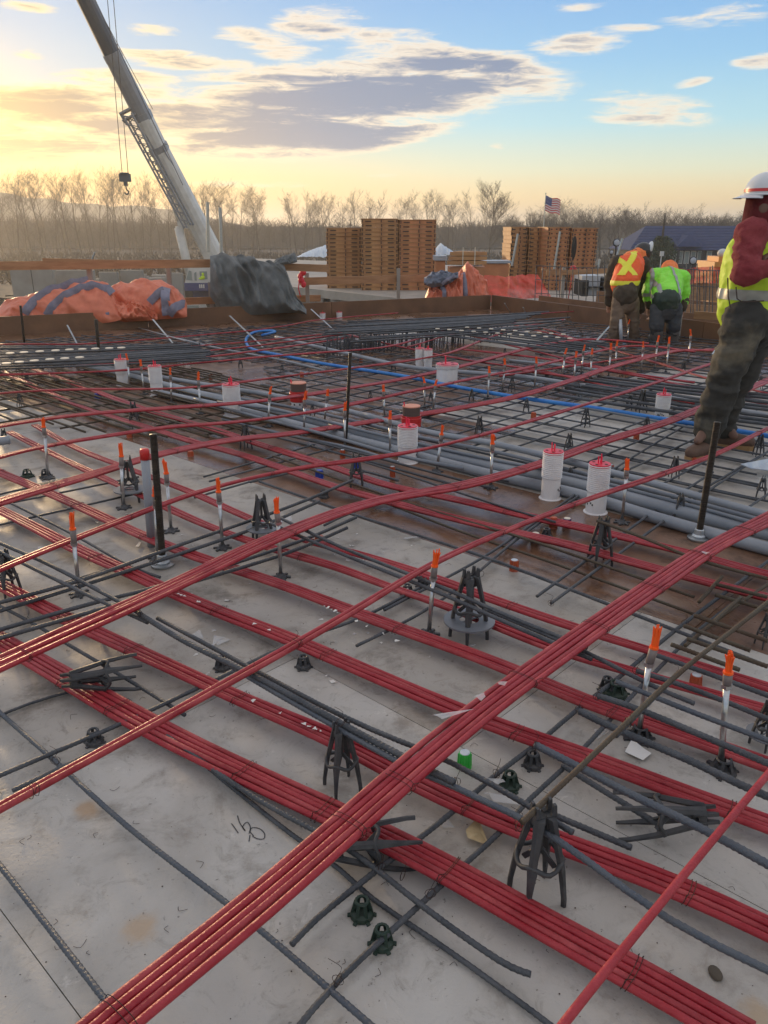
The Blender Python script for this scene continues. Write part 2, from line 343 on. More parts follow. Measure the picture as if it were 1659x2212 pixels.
M['yelplant'] = mat('machine_orange', (.65, .27, .06), .5); M['wrap'] = mat('white_wrapping', (.55, .57, .60), .35, (.42, .45, .5), 3)
M['ink'] = mat('black_marker', (.06, .06, .065), .8); M['rubber'] = mat('rubber', (.02, .02, .02), .8)

def net_mat():
    m = bpy.data.materials.new('orange_safety_net'); m.use_nodes = True; t = m.node_tree; b = t.nodes['Principled BSDF']
    b.inputs['Base Color'].default_value = (.80, .10, .07, 1); b.inputs['Roughness'].default_value = .5
    tcn = t.nodes.new('ShaderNodeTexCoord'); n = t.nodes.new('ShaderNodeTexNoise'); n.inputs['Scale'].default_value = 3; n.inputs['Detail'].default_value = 5
    mp = t.nodes.new('ShaderNodeMapping'); mp.inputs['Scale'].default_value = (1, 1, 3)
    t.links.new(tcn.outputs['Object'], mp.inputs[0]); t.links.new(mp.outputs[0], n.inputs['Vector'])
    r = t.nodes.new('ShaderNodeMapRange'); r.inputs[1].default_value = .38; r.inputs[2].default_value = .6; r.inputs[3].default_value = .55; r.inputs[4].default_value = .85
    t.links.new(n.outputs['Fac'], r.inputs[0]); t.links.new(r.outputs[0], b.inputs['Alpha']); return m
M['net'] = net_mat()

def deck_mat(name, dark, mid, lite, r0, r1, stains=(), wetscale=1.2, dustamt=.6):
    m = bpy.data.materials.new(name); m.use_nodes = True; t = m.node_tree; b = t.nodes['Principled BSDF']
    g = t.nodes.new('ShaderNodeNewGeometry'); pos = g.outputs['Position']
    def nz(sc, de=6, ro=.62, di=0.0, stretch=None):
        n = t.nodes.new('ShaderNodeTexNoise'); n.inputs['Scale'].default_value = sc; n.inputs['Detail'].default_value = de; n.inputs['Roughness'].default_value = ro; n.inputs['Distortion'].default_value = di
        if stretch:
            mp = t.nodes.new('ShaderNodeMapping'); mp.inputs['Scale'].default_value = stretch; mp.inputs['Rotation'].default_value = (0, 0, R(-40)); t.links.new(pos, mp.inputs[0]); t.links.new(mp.outputs[0], n.inputs['Vector'])
        else: t.links.new(pos, n.inputs['Vector'])
        return n.outputs['Fac']
    def mr(x, a, b_, c=0., d=1.):
        r = t.nodes.new('ShaderNodeMapRange'); r.interpolation_type = 'SMOOTHSTEP'; r.inputs[1].default_value = a; r.inputs[2].default_value = b_; r.inputs[3].default_value = c; r.inputs[4].default_value = d; t.links.new(x, r.inputs[0]); return r.outputs[0]
    def mx(f, a, b_):
        n = t.nodes.new('ShaderNodeMix'); n.data_type = 'RGBA'
        for s_, v in ((n.inputs[0], f), (n.inputs[6], a), (n.inputs[7], b_)):
            if isinstance(v, tuple): s_.default_value = (*v, 1)
            elif isinstance(v, float): s_.default_value = v
            else: t.links.new(v, s_)
        return n.outputs[2]
    def ma(op, a, b_=None):
        n = t.nodes.new('ShaderNodeMath'); n.operation = op
        for i, v in enumerate((a, b_)):
            if v is None: continue
            if isinstance(v, (int, float)): n.inputs[i].default_value = v
            else: t.links.new(v, n.inputs[i])
        return n.outputs[0]
    col = mx(mr(nz(1.3, 7, .6, .4), .36, .66), mid, lite)
    col = mx(mr(nz(3.7, 8, .7, .3), .50, .70), col, dark); col = mx(ma('MULTIPLY', mr(nz(9, 9, .78, 1.5), .52, .66), .55), col, dark)
    col = mx(mr(nz(26, 6, .75), .60, .74), col, tuple(c * .62 for c in dark))
    col = mx(ma('MULTIPLY', mr(nz(60, 3, .6), .66, .74), .7), col, tuple(c * .45 for c in dark))
    col = mx(ma('MULTIPLY', mr(nz(7, 8, .75, 1.2), .60, .70), dustamt), col, tuple(min(.7, c * 1.3) for c in lite))
    for (x, y, rad, sc) in stains:
        p = P(x, y, 0); vm = t.nodes.new('ShaderNodeVectorMath'); vm.operation = 'DISTANCE'; t.links.new(pos, vm.inputs[0]); vm.inputs[1].default_value = tuple(p)
        d = ma('ADD', ma('DIVIDE', vm.outputs['Value'], rad), ma('MULTIPLY', ma('SUBTRACT', nz(9, 5), .5), 2.2))
        col = mx(ma('MULTIPLY', mr(d, 1.0, 0.1), .75), col, sc)
    t.links.new(col, b.inputs['Base Color'])
    t.links.new(mr(nz(wetscale, 5, .6, .6), .44, .60, r0, r1), b.inputs['Roughness'])
    bn = t.nodes.new('ShaderNodeBump'); bn.inputs['Strength'].default_value = .25; bn.inputs['Distance'].default_value = .006
    t.links.new(ma('ADD', nz(18, 8, .7), nz(90, 3, .6)), bn.inputs['Height']); t.links.new(bn.outputs[0], b.inputs['Normal'])
    return m
RUST = (.36, .17, .07)
M['deck'] = deck_mat('grey_form_deck', (.27, .243, .21), (.415, .385, .345), (.52, .495, .455), .6, .9, [(185, 1745, .05, (.42, .27, .15)), (300, 2010, .06, (.45, .32, .2)), (60, 1720, .04, (.42, .3, .18)), (1640, 2200, .05, (.42, .3, .18))])
M['deckmid'] = deck_mat('grey_wet_form_deck', (.21, .185, .155), (.34, .31, .27), (.44, .405, .36), .45, .85, [(1400, 1760, .2, (.2, .17, .13)), (1540, 1735, .08, (.25, .05, .05)), (1190, 1760, .12, (.25, .21, .15))])
M['deckbrown'] = deck_mat('wet_brown_plywood', (.085, .045, .026), (.15, .075, .042), (.22, .125, .078), .08, .55, wetscale=.9, dustamt=.45)

# ================================================================== SETTING
GZ = -5.0
def clip_half(poly, n, d):      # keep n.p <= d
    out = []
    for i in range(len(poly)):
        a, b = poly[i], poly[(i + 1) % len(poly)]; da = n[0]*a[0]+n[1]*a[1]-d; db = n[0]*b[0]+n[1]*b[1]-d
        if da <= 0: out.append(a)
        if da * db < 0: t = da / (da - db); out.append((a[0] + (b[0]-a[0])*t, a[1] + (b[1]-a[1])*t))
    return out
AD = np.array([math.sin(R(43)), math.cos(R(43))]); BD = np.array([math.sin(R(133)), math.cos(R(133))])
K = P(1060, 668, 0)[:2]                       # far corner of the deck
e1 = (P(0, 725, 0)[:2] - K); e1 /= np.linalg.norm(e1)       # along the left edge board, away from the corner
e2 = np.array([-e1[1], e1[0]]); e2 = e2 if e2[1] < 0 else -e2  # along the right edge board
N1_, N2_ = -e2, -e1
D1, D2 = N1_ @ K, N2_ @ K
# ground
g = MB(); s_ = 2600
G = np.array([[(x, y, GZ + (0 if abs(x) < 90 and y < 90 else .35 * mnoise.noise(Vector((x * .03, y * .03, 0))))) for x in np.concatenate([np.linspace(-s_, -260, 8), np.linspace(-240, 240, 33), np.linspace(260, s_, 8)])] for y in np.concatenate([np.linspace(-200, -20, 4), np.linspace(0, 400, 36), np.linspace(450, s_, 8)])])
g.grid(G[:, ::-1]); struct(link('ground', (g, True), M['soil']))
w = MB(); w.grid([[(-400, 262, GZ + .45), (400, 262, GZ + .45)], [(-400, 300, GZ + .45), (400, 300, GZ + .45)]]); struct(link('river', w, M['water']))
# wooded hill far left
h = MB(); G = []
for i in range(60):
    a = i / 59; x = -700 + a * 640
    top = max(0, 42 * math.exp(-((x + 420) / 190) ** 2) + 12 * math.exp(-((x + 200) / 70) ** 2)) + 2.2 * mnoise.noise(Vector((x * .05, 0, 0)))
    G.append([(x, 620 + t * 160, GZ + max(0, top) * math.sin(min(1, t * 1.0) * math.pi / 2) + .8 * mnoise.noise(Vector((x * .2, t * 5, 3)))) for t in np.linspace(0, 1, 12)])
h.grid(G); struct(link('hill', (h, True), M['hill']))
# deck
dk = MB(); big = [(-20, -4), (14, -4), (14, 40), (-20, 40)]
pd = clip_half(clip_half(big, N1_, D1 + .02), N2_, D2 + .02)
dk.prism(pd[::-1] if False else pd, -.30, -.022); deck = struct(link('form_deck', dk, M['board']))
rows = [(2.85 - 1.22 * k, 2.85 - 1.22 * (k - 1)) for k in range(6, 0, -1)] + [(2.85, 3.88)] + [(3.88 + 1.22 * k, 3.88 + 1.22 * (k + 1)) for k in range(14)]
for ri, (a0, a1) in enumerate(rows):
    off = rng.uniform(0, 2.44)
    for k in range(-14, 8):
        b0, b1 = off + k * 2.44, off + (k + 1) * 2.44; gp = .0012
        q = [AD * (a0 + gp) + BD * (b0 + gp), AD * (a0 + gp) + BD * (b1 - gp), AD * (a1 - gp) + BD * (b1 - gp), AD * (a1 - gp) + BD * (b0 + gp)]
        q = [tuple(p) for p in q]
        q = clip_half(clip_half(clip_half(q, N1_, D1), N2_, D2), (0, -1), 2.0)
        q = clip_half(q, (1, 0), 10); q = clip_half(q, (-1, 0), 14)
        if len(q) < 3: continue
        ar = sum(q[i][0]*q[(i+1)%len(q)][1]-q[(i+1)%len(q)][0]*q[i][1] for i in range(len(q))) / 2
        if abs(ar) < .01: continue
        if ar < 0: q = q[::-1]
        m = MB(); zt = rng.uniform(-.0006, .0006); m.prism(q, -.02, zt)
        cen = np.mean(np.array(q), axis=0); mm = 'deckbrown' if abs(a0 - 2.85) < .01 or N1_ @ cen > D1 - 2.9 or N2_ @ cen > D2 - 1.9 or (b0 < -4.2 and 3.8 < a0 < 8) else ('deckmid' if (a0 < 2.8 and b0 > .6) or 3.8 < a0 < 4 or (b0 < -2.6 and a0 < 3) else 'deck')
        link('panel', m, M[mm], deck)

def plank(name, a, b, w, hgt_, m, label, cat='board', group=None):
    mb = MB(); L = np.linalg.norm(np.array(b) - np.array(a)); mb.bar(a, b, w, hgt_)
    return tag(link(name, mb, m), label, cat, group)
def v3(p, z): return (p[0], p[1], z)
# edge boards round the deck, one length of board each
def edge_run(p, d, L, names, group, gap=.006, zt=.27, lift=0):
    s0 = 0; i = 0
    for s1, lab in names:
        a = p + d * (s0 + gap); b = p + d * (s1 - gap); n = np.array([-d[1], d[0]]); n = n if n @ (-K) < 0 else -n
        plank('edge_board', v3(a + n * (.02 + .003 * (i % 2)), zt / 2 - .01 + lift), v3(b + n * (.02 + .003 * (i % 2)), zt / 2 - .01 + lift), .035, zt + .02, M['board'], lab, 'edge board', group); s0 = s1; i += 1
gE = 'brown boards edging the deck'
edge_run(K, e1, 0, [(3.4, 'brown edge board beside the crumpled orange tarp and net'), (6.6, 'brown edge board running under the hanging grey tarp'), (9.9, 'brown edge board in front of the big orange tarp pile'), (14, 'hazy brown edge board at the far left corner of the deck')], gE)
edge_run(K, e2, 0, [(2.3, 'dark brown edge board running right from the far deck corner'), (5.2, 'dark brown edge board behind the two bending workers'), (9, 'dark brown edge board behind the standing worker')], gE)
# galvanised straps from board top to deck
def strap(pa, za, pb, zb, lab):
    a = P(*pa, za); b = P(*pb, zb); m = MB(); m.bar(a, b, .025, .006); tag(link('strap_brace', m, M['galv']), lab, 'brace', 'metal braces from the edge boards down to the deck')
for pa, pb, lab in [((145, 702), (166, 742), 'pale metal brace near the left end of the edge board'), ((330, 690), (374, 742), 'pale metal brace in front of the orange tarp pile'), ((496, 682), (570, 752), 'pale metal brace at the left side of the grey tarp'),
                    ((672, 668), (720, 712), 'pale metal brace right of the grey tarp'), ((400, 736), (300, 708), 'pale metal brace lying towards the raised bars'), ((1090, 655), (1102, 676), 'short pale metal brace at the far deck corner'), ((1130, 664), (1142, 690), 'short metal brace at the red net'),
                    ((1220, 690), (1260, 720), 'metal brace leaning on the right edge board'), ((1290, 735), (1330, 690), 'metal brace near the orange-vest worker'), ((1540, 765), (1575, 715), 'pale metal brace near the standing worker')]:
    strap(pa, .26, pb, .02, lab)
# deck beyond the right edge board
m = MB(); q0 = K + e1 * .3; 
poly = [K + N2_ * .08, K + e2 * 14 + N2_ * .08, K + e2 * 14 + N2_ * 5, K + N2_ * 5]
ar = sum(poly[i][0]*poly[(i+1)%4][1]-poly[(i+1)%4][0]*poly[i][1] for i in range(4)); poly = poly if ar > 0 else poly[::-1]
m.prism(poly, -.35, -.06); struct(link('lower_deck', m, M['slab2']))
for k, (off, zz, lab) in enumerate([(1.1, .12, 'brown form board beyond the far corner, under the bar cage'), (2.6, .16, 'farther brown form board behind the bar cage')]):
    a = K + N2_ * off + e2 * .1; b = K + N2_ * off + e2 * 8
    plank('form_board', v3(a, zz), v3(b, zz), .04, .22, M['board'], lab, 'form board', 'form boards beyond the deck corner')
# catwalk outside the left edge
m = MB(); poly = [K + N1_ * .09 + e1 * -1, K + N1_ * 1.5 + e1 * -1, K + N1_ * 1.5 + e1 * 15, K + N1_ * .09 + e1 * 15]
ar = sum(poly[i][0]*poly[(i+1)%4][1]-poly[(i+1)%4][0]*poly[i][1] for i in range(4)); poly = poly if ar > 0 else poly[::-1]
m.prism(poly, -.16, -.1); struct(link('catwalk', m, M['wood']))
# other deck with the panel stacks
Z2 = -.6
poly = [P(560, 612, Z2)[:2], P(870, 645, Z2)[:2], P(1180, 655, Z2)[:2], P(1340, 648, Z2)[:2], P(1345, 585, Z2)[:2], P(480, 556, Z2)[:2]]
ar = sum(poly[i][0]*poly[(i+1)%6][1]-poly[(i+1)%6][0]*poly[i][1] for i in range(6)); poly = poly if ar > 0 else poly[::-1]
m = MB(); m.prism(poly, Z2 - .28, Z2); struct(link('upper_slab', m, M['slab2']))
for i, (x, y) in enumerate([(600, 618), (665, 626), (720, 632), (790, 640), (860, 648), (560, 606)]):
    p = P(x, y, Z2); m = MB(); m.box((p[0], p[1] + .8, (GZ + Z2 - .28) / 2), (.3, .3, Z2 - .28 - GZ)); tag(link('concrete_column', m, M['concrete']), 'concrete column holding up the pale deck with the panel stacks', 'column', 'columns under the far deck')
# concrete walls and odds of the lower site, left
for i, (x0, x1, y, Y, lab) in enumerate([(20, 112, 582, 46, 'pale concrete wall far left, beyond the rail, washed by the sun'), (116, 200, 584, 48, 'pale concrete wall block behind the left orange tarp'), (212, 252, 588, 43, 'narrow concrete wall seen between tarp and rail'), (258, 306, 584, 44, 'concrete wall behind the right orange tarp hump'), (358, 392, 590, 42, 'concrete pier just left of the crane cab'), (530, 560, 590, 70, 'distant concrete pier right of the crane boom')]):
    a = PD(x0, y, Y); b = PD(x1, y, Y); m = MB(); m.box(((a[0] + b[0]) / 2, Y + .2, (a[2] + GZ) / 2), (b[0] - a[0], .35, a[2] - GZ))
    for k in range(1, int((b[0] - a[0]) / 1.2)): m.box((a[0] + k * 1.2, Y + .02, (a[2] + GZ) / 2), (.03, .012, a[2] - GZ - .05), mi=1)
    tag(link('concrete_wall', m, [M['concrete'], M['dark']]), lab, 'wall', 'raw concrete walls of the lower site')
# dark clutter mounds between
for i in range(16):
    x = [60, 180, 240, 330, 420, 490, 610, 300, 130, 380, 550, 640, 700, 1000, 1080, 1210][i]; Y = 62 + 9 * (i % 4); p = PD(x, 600, Y); m = MB()
    for k in range(7): m.box((p[0] + rng.uniform(-3, 3), Y + rng.uniform(-2, 2), GZ + .6), (rng.uniform(.5, 2.6), rng.uniform(.5, 2), rng.uniform(1.2, 2.6)), rng.uniform(0, 3), mi=int(rng.integers(0, 3)))
    struct(link('site_materials', m, [M['dark'], M['concrete'], M['soil']]), 'stuff')

# ---- guard rails
gR = 'lumber guard rails along the deck'
def rail(a, b, w, hh, lab): return plank('guard_rail', a, b, w, hh, M['wood'], lab, 'guard rail', gR)
rail(PD(-60, 575, 13.0), PD(456, 569, 14.0), .04, .135, 'long brown top rail left of the grey tarp, in front of the sun glow')
rail(PD(92, 561, 13.3), PD(560, 572, 14.25), .04, .05, 'thin lumber laid on the top rail behind the orange tarps')
rail(PD(458, 571, 14.05), PD(710, 580, 14.6), .04, .125, 'brown top rail the grey tarp hangs over')
rail(PD(395, 651, 13.9), PD(478, 648, 14.1), .04, .12, 'short mid rail between the orange and grey tarps')
rail(PD(-60, 690, 12.75), PD(60, 686, 12.9), .04, .2, 'brown board at the far left under the orange tarp')
rail(PD(648, 608, 15.0), PD(1010, 598, 17.0), .04, .135, 'brown rail in front of the tall panel stacks')
rail(PD(640, 645, 15.2), PD(692, 644, 15.4), .04, .12, 'short lumber stub right of the grey tarp')
rail(PD(728, 663, 15.0), PD(930, 655, 15.6), .04, .11, 'low orange-brown toe board below the panel stacks')
rail(PD(1180, 590, 18.4), PD(1345, 584, 18.4), .04, .11, 'brown rail behind the vertical bar cage, left of the orange-vest worker')
rail(PD(1170, 582, 18.0), PD(1280, 589, 18.2), .05, .04, 'thin pale lumber leaning along the rail near the flag stack')
rail(PD(1385, 660, 14.5), PD(1560, 672, 13.6), .04, .16, 'brown board behind the green-jacket worker')
rail(PD(1500, 680, 11.4), PD(1640, 690, 10.8), .04, .1, 'pale board end behind the standing worker')
rail(PD(1400, 692, 11.9), PD(1470, 640, 13), .07, .03, 'grey stake leaning behind the green-jacket worker')
gP = 'posts carrying the guard rails'
for x, yt, yb, Y, lab in [(662, 590, 675, 15.1, 'grey post at the left end of the rail by the panel stacks'), (861, 580, 660, 16.0, 'grey post in front of the tallest panel stack'), (188, 572, 690, 13.5, 'post behind the left orange tarp'), (360, 560, 690, 14.1, 'post behind the right orange tarp'), (528, 640, 680, 14.3, 'pale wooden post under the grey tarp'),
                          (452, 610, 690, 14.0, 'pale thin stake left of the grey tarp'), (1335, 575, 650, 18.4, 'post right of the vertical bar cage'), (1220, 578, 640, 18.4, 'post behind the bar cage near the second stack')]:
    a = PD(x, yt, Y); b = PD(x, yb, Y); m = MB(); m.box((a[0], Y + .07, (a[2] + min(b[2], -.1)) / 2), (.07, .07, a[2] - min(b[2], -.1))); tag(link('rail_post', m, M['concrete']), lab, 'post', gP)

# ---- form panel stacks
def make_panel(w, d, hh, holes=0):
    f = MB(); tp = MB(); sl = MB()
    tp.box((0, 0, hh - .012), (w, d, .022)); f.box((0, 0, hh / 2 - .012), (w - .05, d - .05, hh - .03))
    for sx in (-.5, .05, .5): sl.box((sx * (w - .12), -d / 2 + .012, hh / 2 - .012), (.03, .03, hh - .05))
    if holes:
        for k in range(holes): sl.box(((k + .5) / holes * w * .86 - w * .43, -d / 2 + .012, hh / 2 - .01), (.05, .03, .04))  # dark boxes stand in for the shade inside the holes
    else:
        for sx in (-.3, .3): sl.box((sx * w, -d / 2 + .012, hh / 2 - .02), (w * .16, .03, .035))  # dark blocks painted as shaded recesses of the frame
    for sy in (-.3, 0, .3): sl.box((w / 2 + .004 - .02, sy * d, hh / 2 - .012), (.04, .05, hh - .032))
    return f, tp, sl
def panel_stack(xl, xr, yt, yb, Y, rz, lab, group, pm, holes=0, d=1.6, n=None, zb=Z2):
    a = PD(xl, yt, Y); b = PD(xr, yt, Y); w = (b[0] - a[0]); c = ((a[0] + b[0]) / 2, Y + d / 2); hgt_ = a[2] - zb
    n = n or max(3, round(hgt_ / .145)); hh = hgt_ / n; root = None
    for k in range(n):
        loc = (c[0] + rng.uniform(-.018, .018), c[1] + rng.uniform(-.03, .03), zb + k * hh)
        label = lab + (', topmost' if k == n - 1 else ', lowest' if k == 0 else '')
        if root is None:
            root = thing('formwork_tray', label, 'form panel', loc, rz, group); f, tp, sl = make_panel(w * 1.0, d, hh, holes)
            link('frame', f, pm[0], root); link('facing', tp, pm[1], root); link('bracket_and_shade_box', sl, M['slot'], root)['kind'] = 'stuff'
        else: dup(root, loc, rz + rng.uniform(-.006, .006), label, None, group)
PA, PB = (M['ply'], M['ply']), (M['ply2'], M['ply'])
panel_stack(702, 780, 492, 612, 30, .03, 'weathered yellow form panel in the shorter left stack', 'form panels stacked at left', PA)
panel_stack(778, 860, 472, 630, 29, .02, 'brown form panel in the tall stack by the bending post', 'form panels in the tall pair of stacks', PA)
panel_stack(860, 942, 474, 628, 29, .02, 'orange-brown form panel in the right half of the tallest stacks', 'form panels in the tall pair of stacks', PB)
panel_stack(1102, 1140, 490, 600, 30, .05, 'dark yellow form panel in the leftmost stack below the flag', 'form panels below the flag', PA)
panel_stack(1141, 1180, 491, 600, 30, .05, 'brown form panel in the stack right below the flag', 'form panels below the flag', PA)
panel_stack(1181, 1232, 490, 606, 29, .04, 'orange form panel with round holes, stack right of the flag', 'form panels right of the flag', PB, 4)
panel_stack(1233, 1292, 492, 606, 29, .04, 'orange form panel with round holes, rightmost stack', 'form panels right of the flag', PB, 5)
panel_stack(1052, 1100, 572, 600, 27, 0, 'low orange form panel between the two groups of stacks', 'low pile of form panels', PB, 0, 1.4)
# yellow joist pack
p0 = PD(966, 566, 25); p1 = PD(1052, 540, 25); root = thing('joist_pack', 'pack of yellow timber joists under straps, behind the crumpled orange tarp', 'timber pack', (0, 0, 0))
for r_ in range(3):
    for k in range(7):
        mm = MB(); z = p0[2] - .02 + r_ * .13; mm.bar((p0[0] + .06 * k + .04 * r_, 25 + k * .17, z), (p1[0] - .05 * k, 25 + k * .17, z), .11, .105); link('joist', mm, M['ply'], root)
for x in (1000, 1026):
    q = PD(x, 550, 24.93); mm = MB(); mm.box((q[0], 24.92, (p0[2] + p1[2]) / 2), (.03, .01, .5)); link('strap', mm, M['cream'], root)
mm = MB(); q = PD(1008, 580, 25.4); mm.box((q[0], 25.5, (q[2] + Z2) / 2 + .0), (1.1, .9, p0[2] - .1 - Z2)); link('support', mm, M['ply2'], root)

# ---- covers, nets, tarps
def fold(u, v, s=1, seed=0., oc=5):
    n = 0; a = 1
    for k in range(oc):
        q = abs(mnoise.noise(Vector((u * s * 2 ** k * 1.3 + seed + .6 * v * k, v * s * 2 ** k + 5 * k + .5 * u, seed * .7 + k)))); n += a * (.5 - min(1, q * 1.35)); a *= .52
    return n
def tent(x0, x1, xt, yt, yb, Y, d, lab, mt, nm='covered_pile'):
    a = PD(x0, yb, Y); b = PD(x1, yb, Y); t = PD(xt, yt, Y); G = []
    for i in range(40):
        u = i / 39; row = []
        for j in range(14):
            v = j / 13; x = a[0] + (b[0] - a[0]) * u; pk = (t[0] - a[0]) / (b[0] - a[0]); hh = (u / pk if u < pk else (1 - u) / (1 - pk + 1e-6)); hh = max(0, hh) ** .8
            e = math.sin(math.pi * v) ** .6; row.append((x, Y + d * v, a[2] + (t[2] - a[2]) * hh * e + .06 * fold(u * 6, v * 2, 1, Y)))
        G.append(row)
    m = MB(); m.grid(np.array(G)[::-1]); 
    return tag(link(nm, (m, True), mt), lab, 'covered pile')
tent(640, 712, 700, 531, 556, 44, 4, 'pale blue plastic sheet draped over a pile left of the panel stacks', M['cover'])
tent(936, 988, 955, 528, 552, 34, 2, 'white plastic bag over materials right of the tallest stacks', M['cover'])
for x0, x1, y0, y1, Y, lab in [(938, 966, 552, 563, 26, 'pale stacked sheets beside the yellow joist pack'), (1045, 1104, 563, 569, 26.4, 'pale sheet lying on top of the low panel pile')]:
    a = PD(x0, y1, Y); b = PD(x1, y0, Y); m = MB()
    for k in range(3): m.box(((a[0] + b[0]) / 2, Y + .4, a[2] + (b[2] - a[2]) * (k + .5) / 3), (b[0] - a[0], .8, (b[2] - a[2]) / 3 * .8))
    tag(link('sheet_stack', m, M['wrap']), lab, 'sheets')
    m2 = MB(); m2.box(((a[0] + b[0]) / 2, Y + .4, (a[2] + Z2) / 2 - .01), (b[0] - a[0] - .1, .7, a[2] - Z2 - .02)); tag(link('timber_bearer', m2, M['ply2']), 'timber bearer under the pale sheets ' + ('beside the joist pack' if x0 < 1000 else 'on the low panel pile'), 'bearer')
# wrapped pallet
root = thing('wrapped_pallet', 'white wrapped pallet with black sides behind the bar cage', 'pallet', (0, 0, 0)); a = PD(1257, 640, 19); b = PD(1318, 596, 19)
m = MB(); m.box(((a[0] + b[0]) / 2 - .1, 19.5, (a[2] + b[2]) / 2), ((b[0] - a[0]) * .7, .8, b[2] - a[2])); link('load', m, M['wrap'], root)
m = MB(); m.box((b[0] - .05, 19.4, (a[2] + b[2]) / 2 - .03), (.2, .84, b[2] - a[2] - .05)); m.box((a[0] + .06, 19.4, (a[2] + b[2]) / 2 - .05), (.14, .86, b[2] - a[2] - .1)); link('black_side', m, M['dark'], root)
m = MB(); m.box(((a[0] + b[0]) / 2, 19.4, (a[2] + b[2]) / 2 - .02), (b[0] - a[0] - .04, .9, .02)); link('strap', m, M['steel'], root)

def tarp_surface(name, outline, Yc, depth, label, mt, seed, amp=.05, nu=90, nv=60, parent=None, puff=1.0, mode='heap', rise=.0):
    """heap: outline = list of (px, ytop, ybottom); a puffed sheet between front bottom, top and back"""
    xs = np.array([o_[0] for o_ in outline]); yt = np.array([o_[1] for o_ in outline]); yb = np.array([o_[2] for o_ in outline]); G = []
    for i in range(nu):
        u = i / (nu - 1); x = xs[0] + (xs[-1] - xs[0]) * u; t = np.interp(x, xs, yt); b = np.interp(x, xs, yb); row = []
        for j in range(nv):
            v = j / (nv - 1); y = b + (t - b) * math.sin(min(1, v / .72) * math.pi / 2) if v < .72 else t + (b - t) * ((v - .72) / .28) ** 1.5
            bulge = -math.cos(v / .72 * math.pi / 2) * depth * .5 if v < .72 else depth * .5 * ((v - .72) / .28) ** .6
            oc = 3 if seed == 21.3 else 4; nn = fold(u * 4 + v * 1.2, v * 1.5, .9, seed, oc) if oc == 3 else fold(u * 5, v * 3, .9, seed, oc); n2 = fold(u * 2, v * 1.3, .8, seed + 9, 3)
            edge = min(1, min(u, 1 - u) * 12); bot = min(1, v * 10)
            p = PD(x, y, Yc + bulge * puff)
            p = p + np.array([amp * .5 * nn * edge, -(amp * 1.3 * nn + amp * 2.0 * n2) * bot * edge, amp * .8 * (nn - .3) * edge * bot]); row.append(p)
        G.append(row)
    m = MB(); m.grid(np.array(G)); return m, np.array(G)
def stripe_from(G, f, w, mt, root, lift=.008, name='hem_stripe'):
    nu, nv = G.shape[:2]; pts = []
    for (u, v) in catmull([(a, b, 0) for a, b in f], .04)[:, :2]:
        i = min(nu - 2, max(0, u * (nu - 1))); j = min(nv - 2, max(0, v * (nv - 1))); i0, j0 = int(i), int(j); fi, fj = i - i0, j - j0
        pts.append(G[i0, j0] * (1 - fi) * (1 - fj) + G[i0 + 1, j0] * fi * (1 - fj) + G[i0, j0 + 1] * (1 - fi) * fj + G[i0 + 1, j0 + 1] * fi * fj)
    pts = np.array(pts); t = np.gradient(pts, axis=0); t /= np.linalg.norm(t, axis=1)[:, None] + 1e-9
    view = pts - np.array([0, 0, 1.5]); view /= np.linalg.norm(view, axis=1)[:, None]; s = np.cross(t, view); s /= np.linalg.norm(s, axis=1)[:, None] + 1e-9
    m = MB(); m.grid(np.stack([pts - s * w / 2 - view * lift * 6, pts - view * lift * 8, pts + s * w / 2 - view * lift * 6], 1)); link(name, (m, True), mt, root)
# left orange tarps
def tarp(name, outline, Yc, depth, lab, mt, seed, stripes=(), amp=.05, smt=None, cat='tarpaulin', puff=1.0):
    root = thing(name, lab, cat, (0, 0, 0)); m, G = tarp_surface(name, outline, Yc, depth, lab, mt, seed, amp, puff=puff); link('sheet', (m, True), mt, root)
    for f, w in stripes: stripe_from(G, f, w, smt or M['tarp_stripe'], root)
    return root
tarp('orange_tarp', [(-6, 668, 712), (20, 645, 705), (60, 640, 704), (110, 622, 700), (160, 610, 700), (200, 604, 700), (235, 612, 697), (250, 640, 694), (262, 668, 690)], 12.95, 1.0, 'orange tarp heap with violet-grey stripes at the far left of the edge board', M['tarp_or'], 3.3,
     [([(.22, .2), (.32, .42), (.5, .62), (.74, .71)], .13), ([(.40, .12), (.50, .32), (.68, .46), (.93, .50)], .12)], .055)
tarp('orange_tarp', [(190, 690, 700), (222, 630, 698), (262, 608, 696), (300, 602, 694), (345, 604, 690), (375, 618, 688), (398, 640, 686), (404, 656, 684)], 13.3, 1.0, 'rounded orange tarp heap with a blue-violet hem, between tarp pile and crane cab', M['tarp_or'], 8.1,
     [([(.98, .35), (.9, .2), (.82, .05)], .13), ([(.80, .5), (.79, .3), (.8, .05)], .14), ([(.62, .2), (.7, .3), (.78, .42)], .12)], .06)
tarp('orange_tarp', [(222, 676, 698), (240, 655, 697), (280, 650, 695), (310, 655, 693), (340, 678, 691)], 12.85, .5, 'low crumpled folds of orange tarp in front of the two big heaps', M['tarp_or'], 12.7, [([(.0, .6), (.1, .3), (.15, .05)], .1)], .09)
# grey hanging tarp
tarp('grey_tarp', [(454, 552, 640), (470, 549, 668), (500, 552, 678), (540, 556, 680), (560, 562, 680), (586, 560, 678), (612, 578, 676), (640, 645, 676), (662, 668, 680)], 13.9, .7, 'grey woven tarp hanging over the rail down to the edge board', M['tarp_gr'], 21.3, (), .12)
tarp('grey_tarp', [(584, 572, 578), (596, 560, 574), (620, 550, 571), (636, 546, 568), (642, 556, 566)], 14.3, .25, 'rolled corner of grey tarp lying on top of the rail', M['tarp_gr'], 5.5, (), .02)
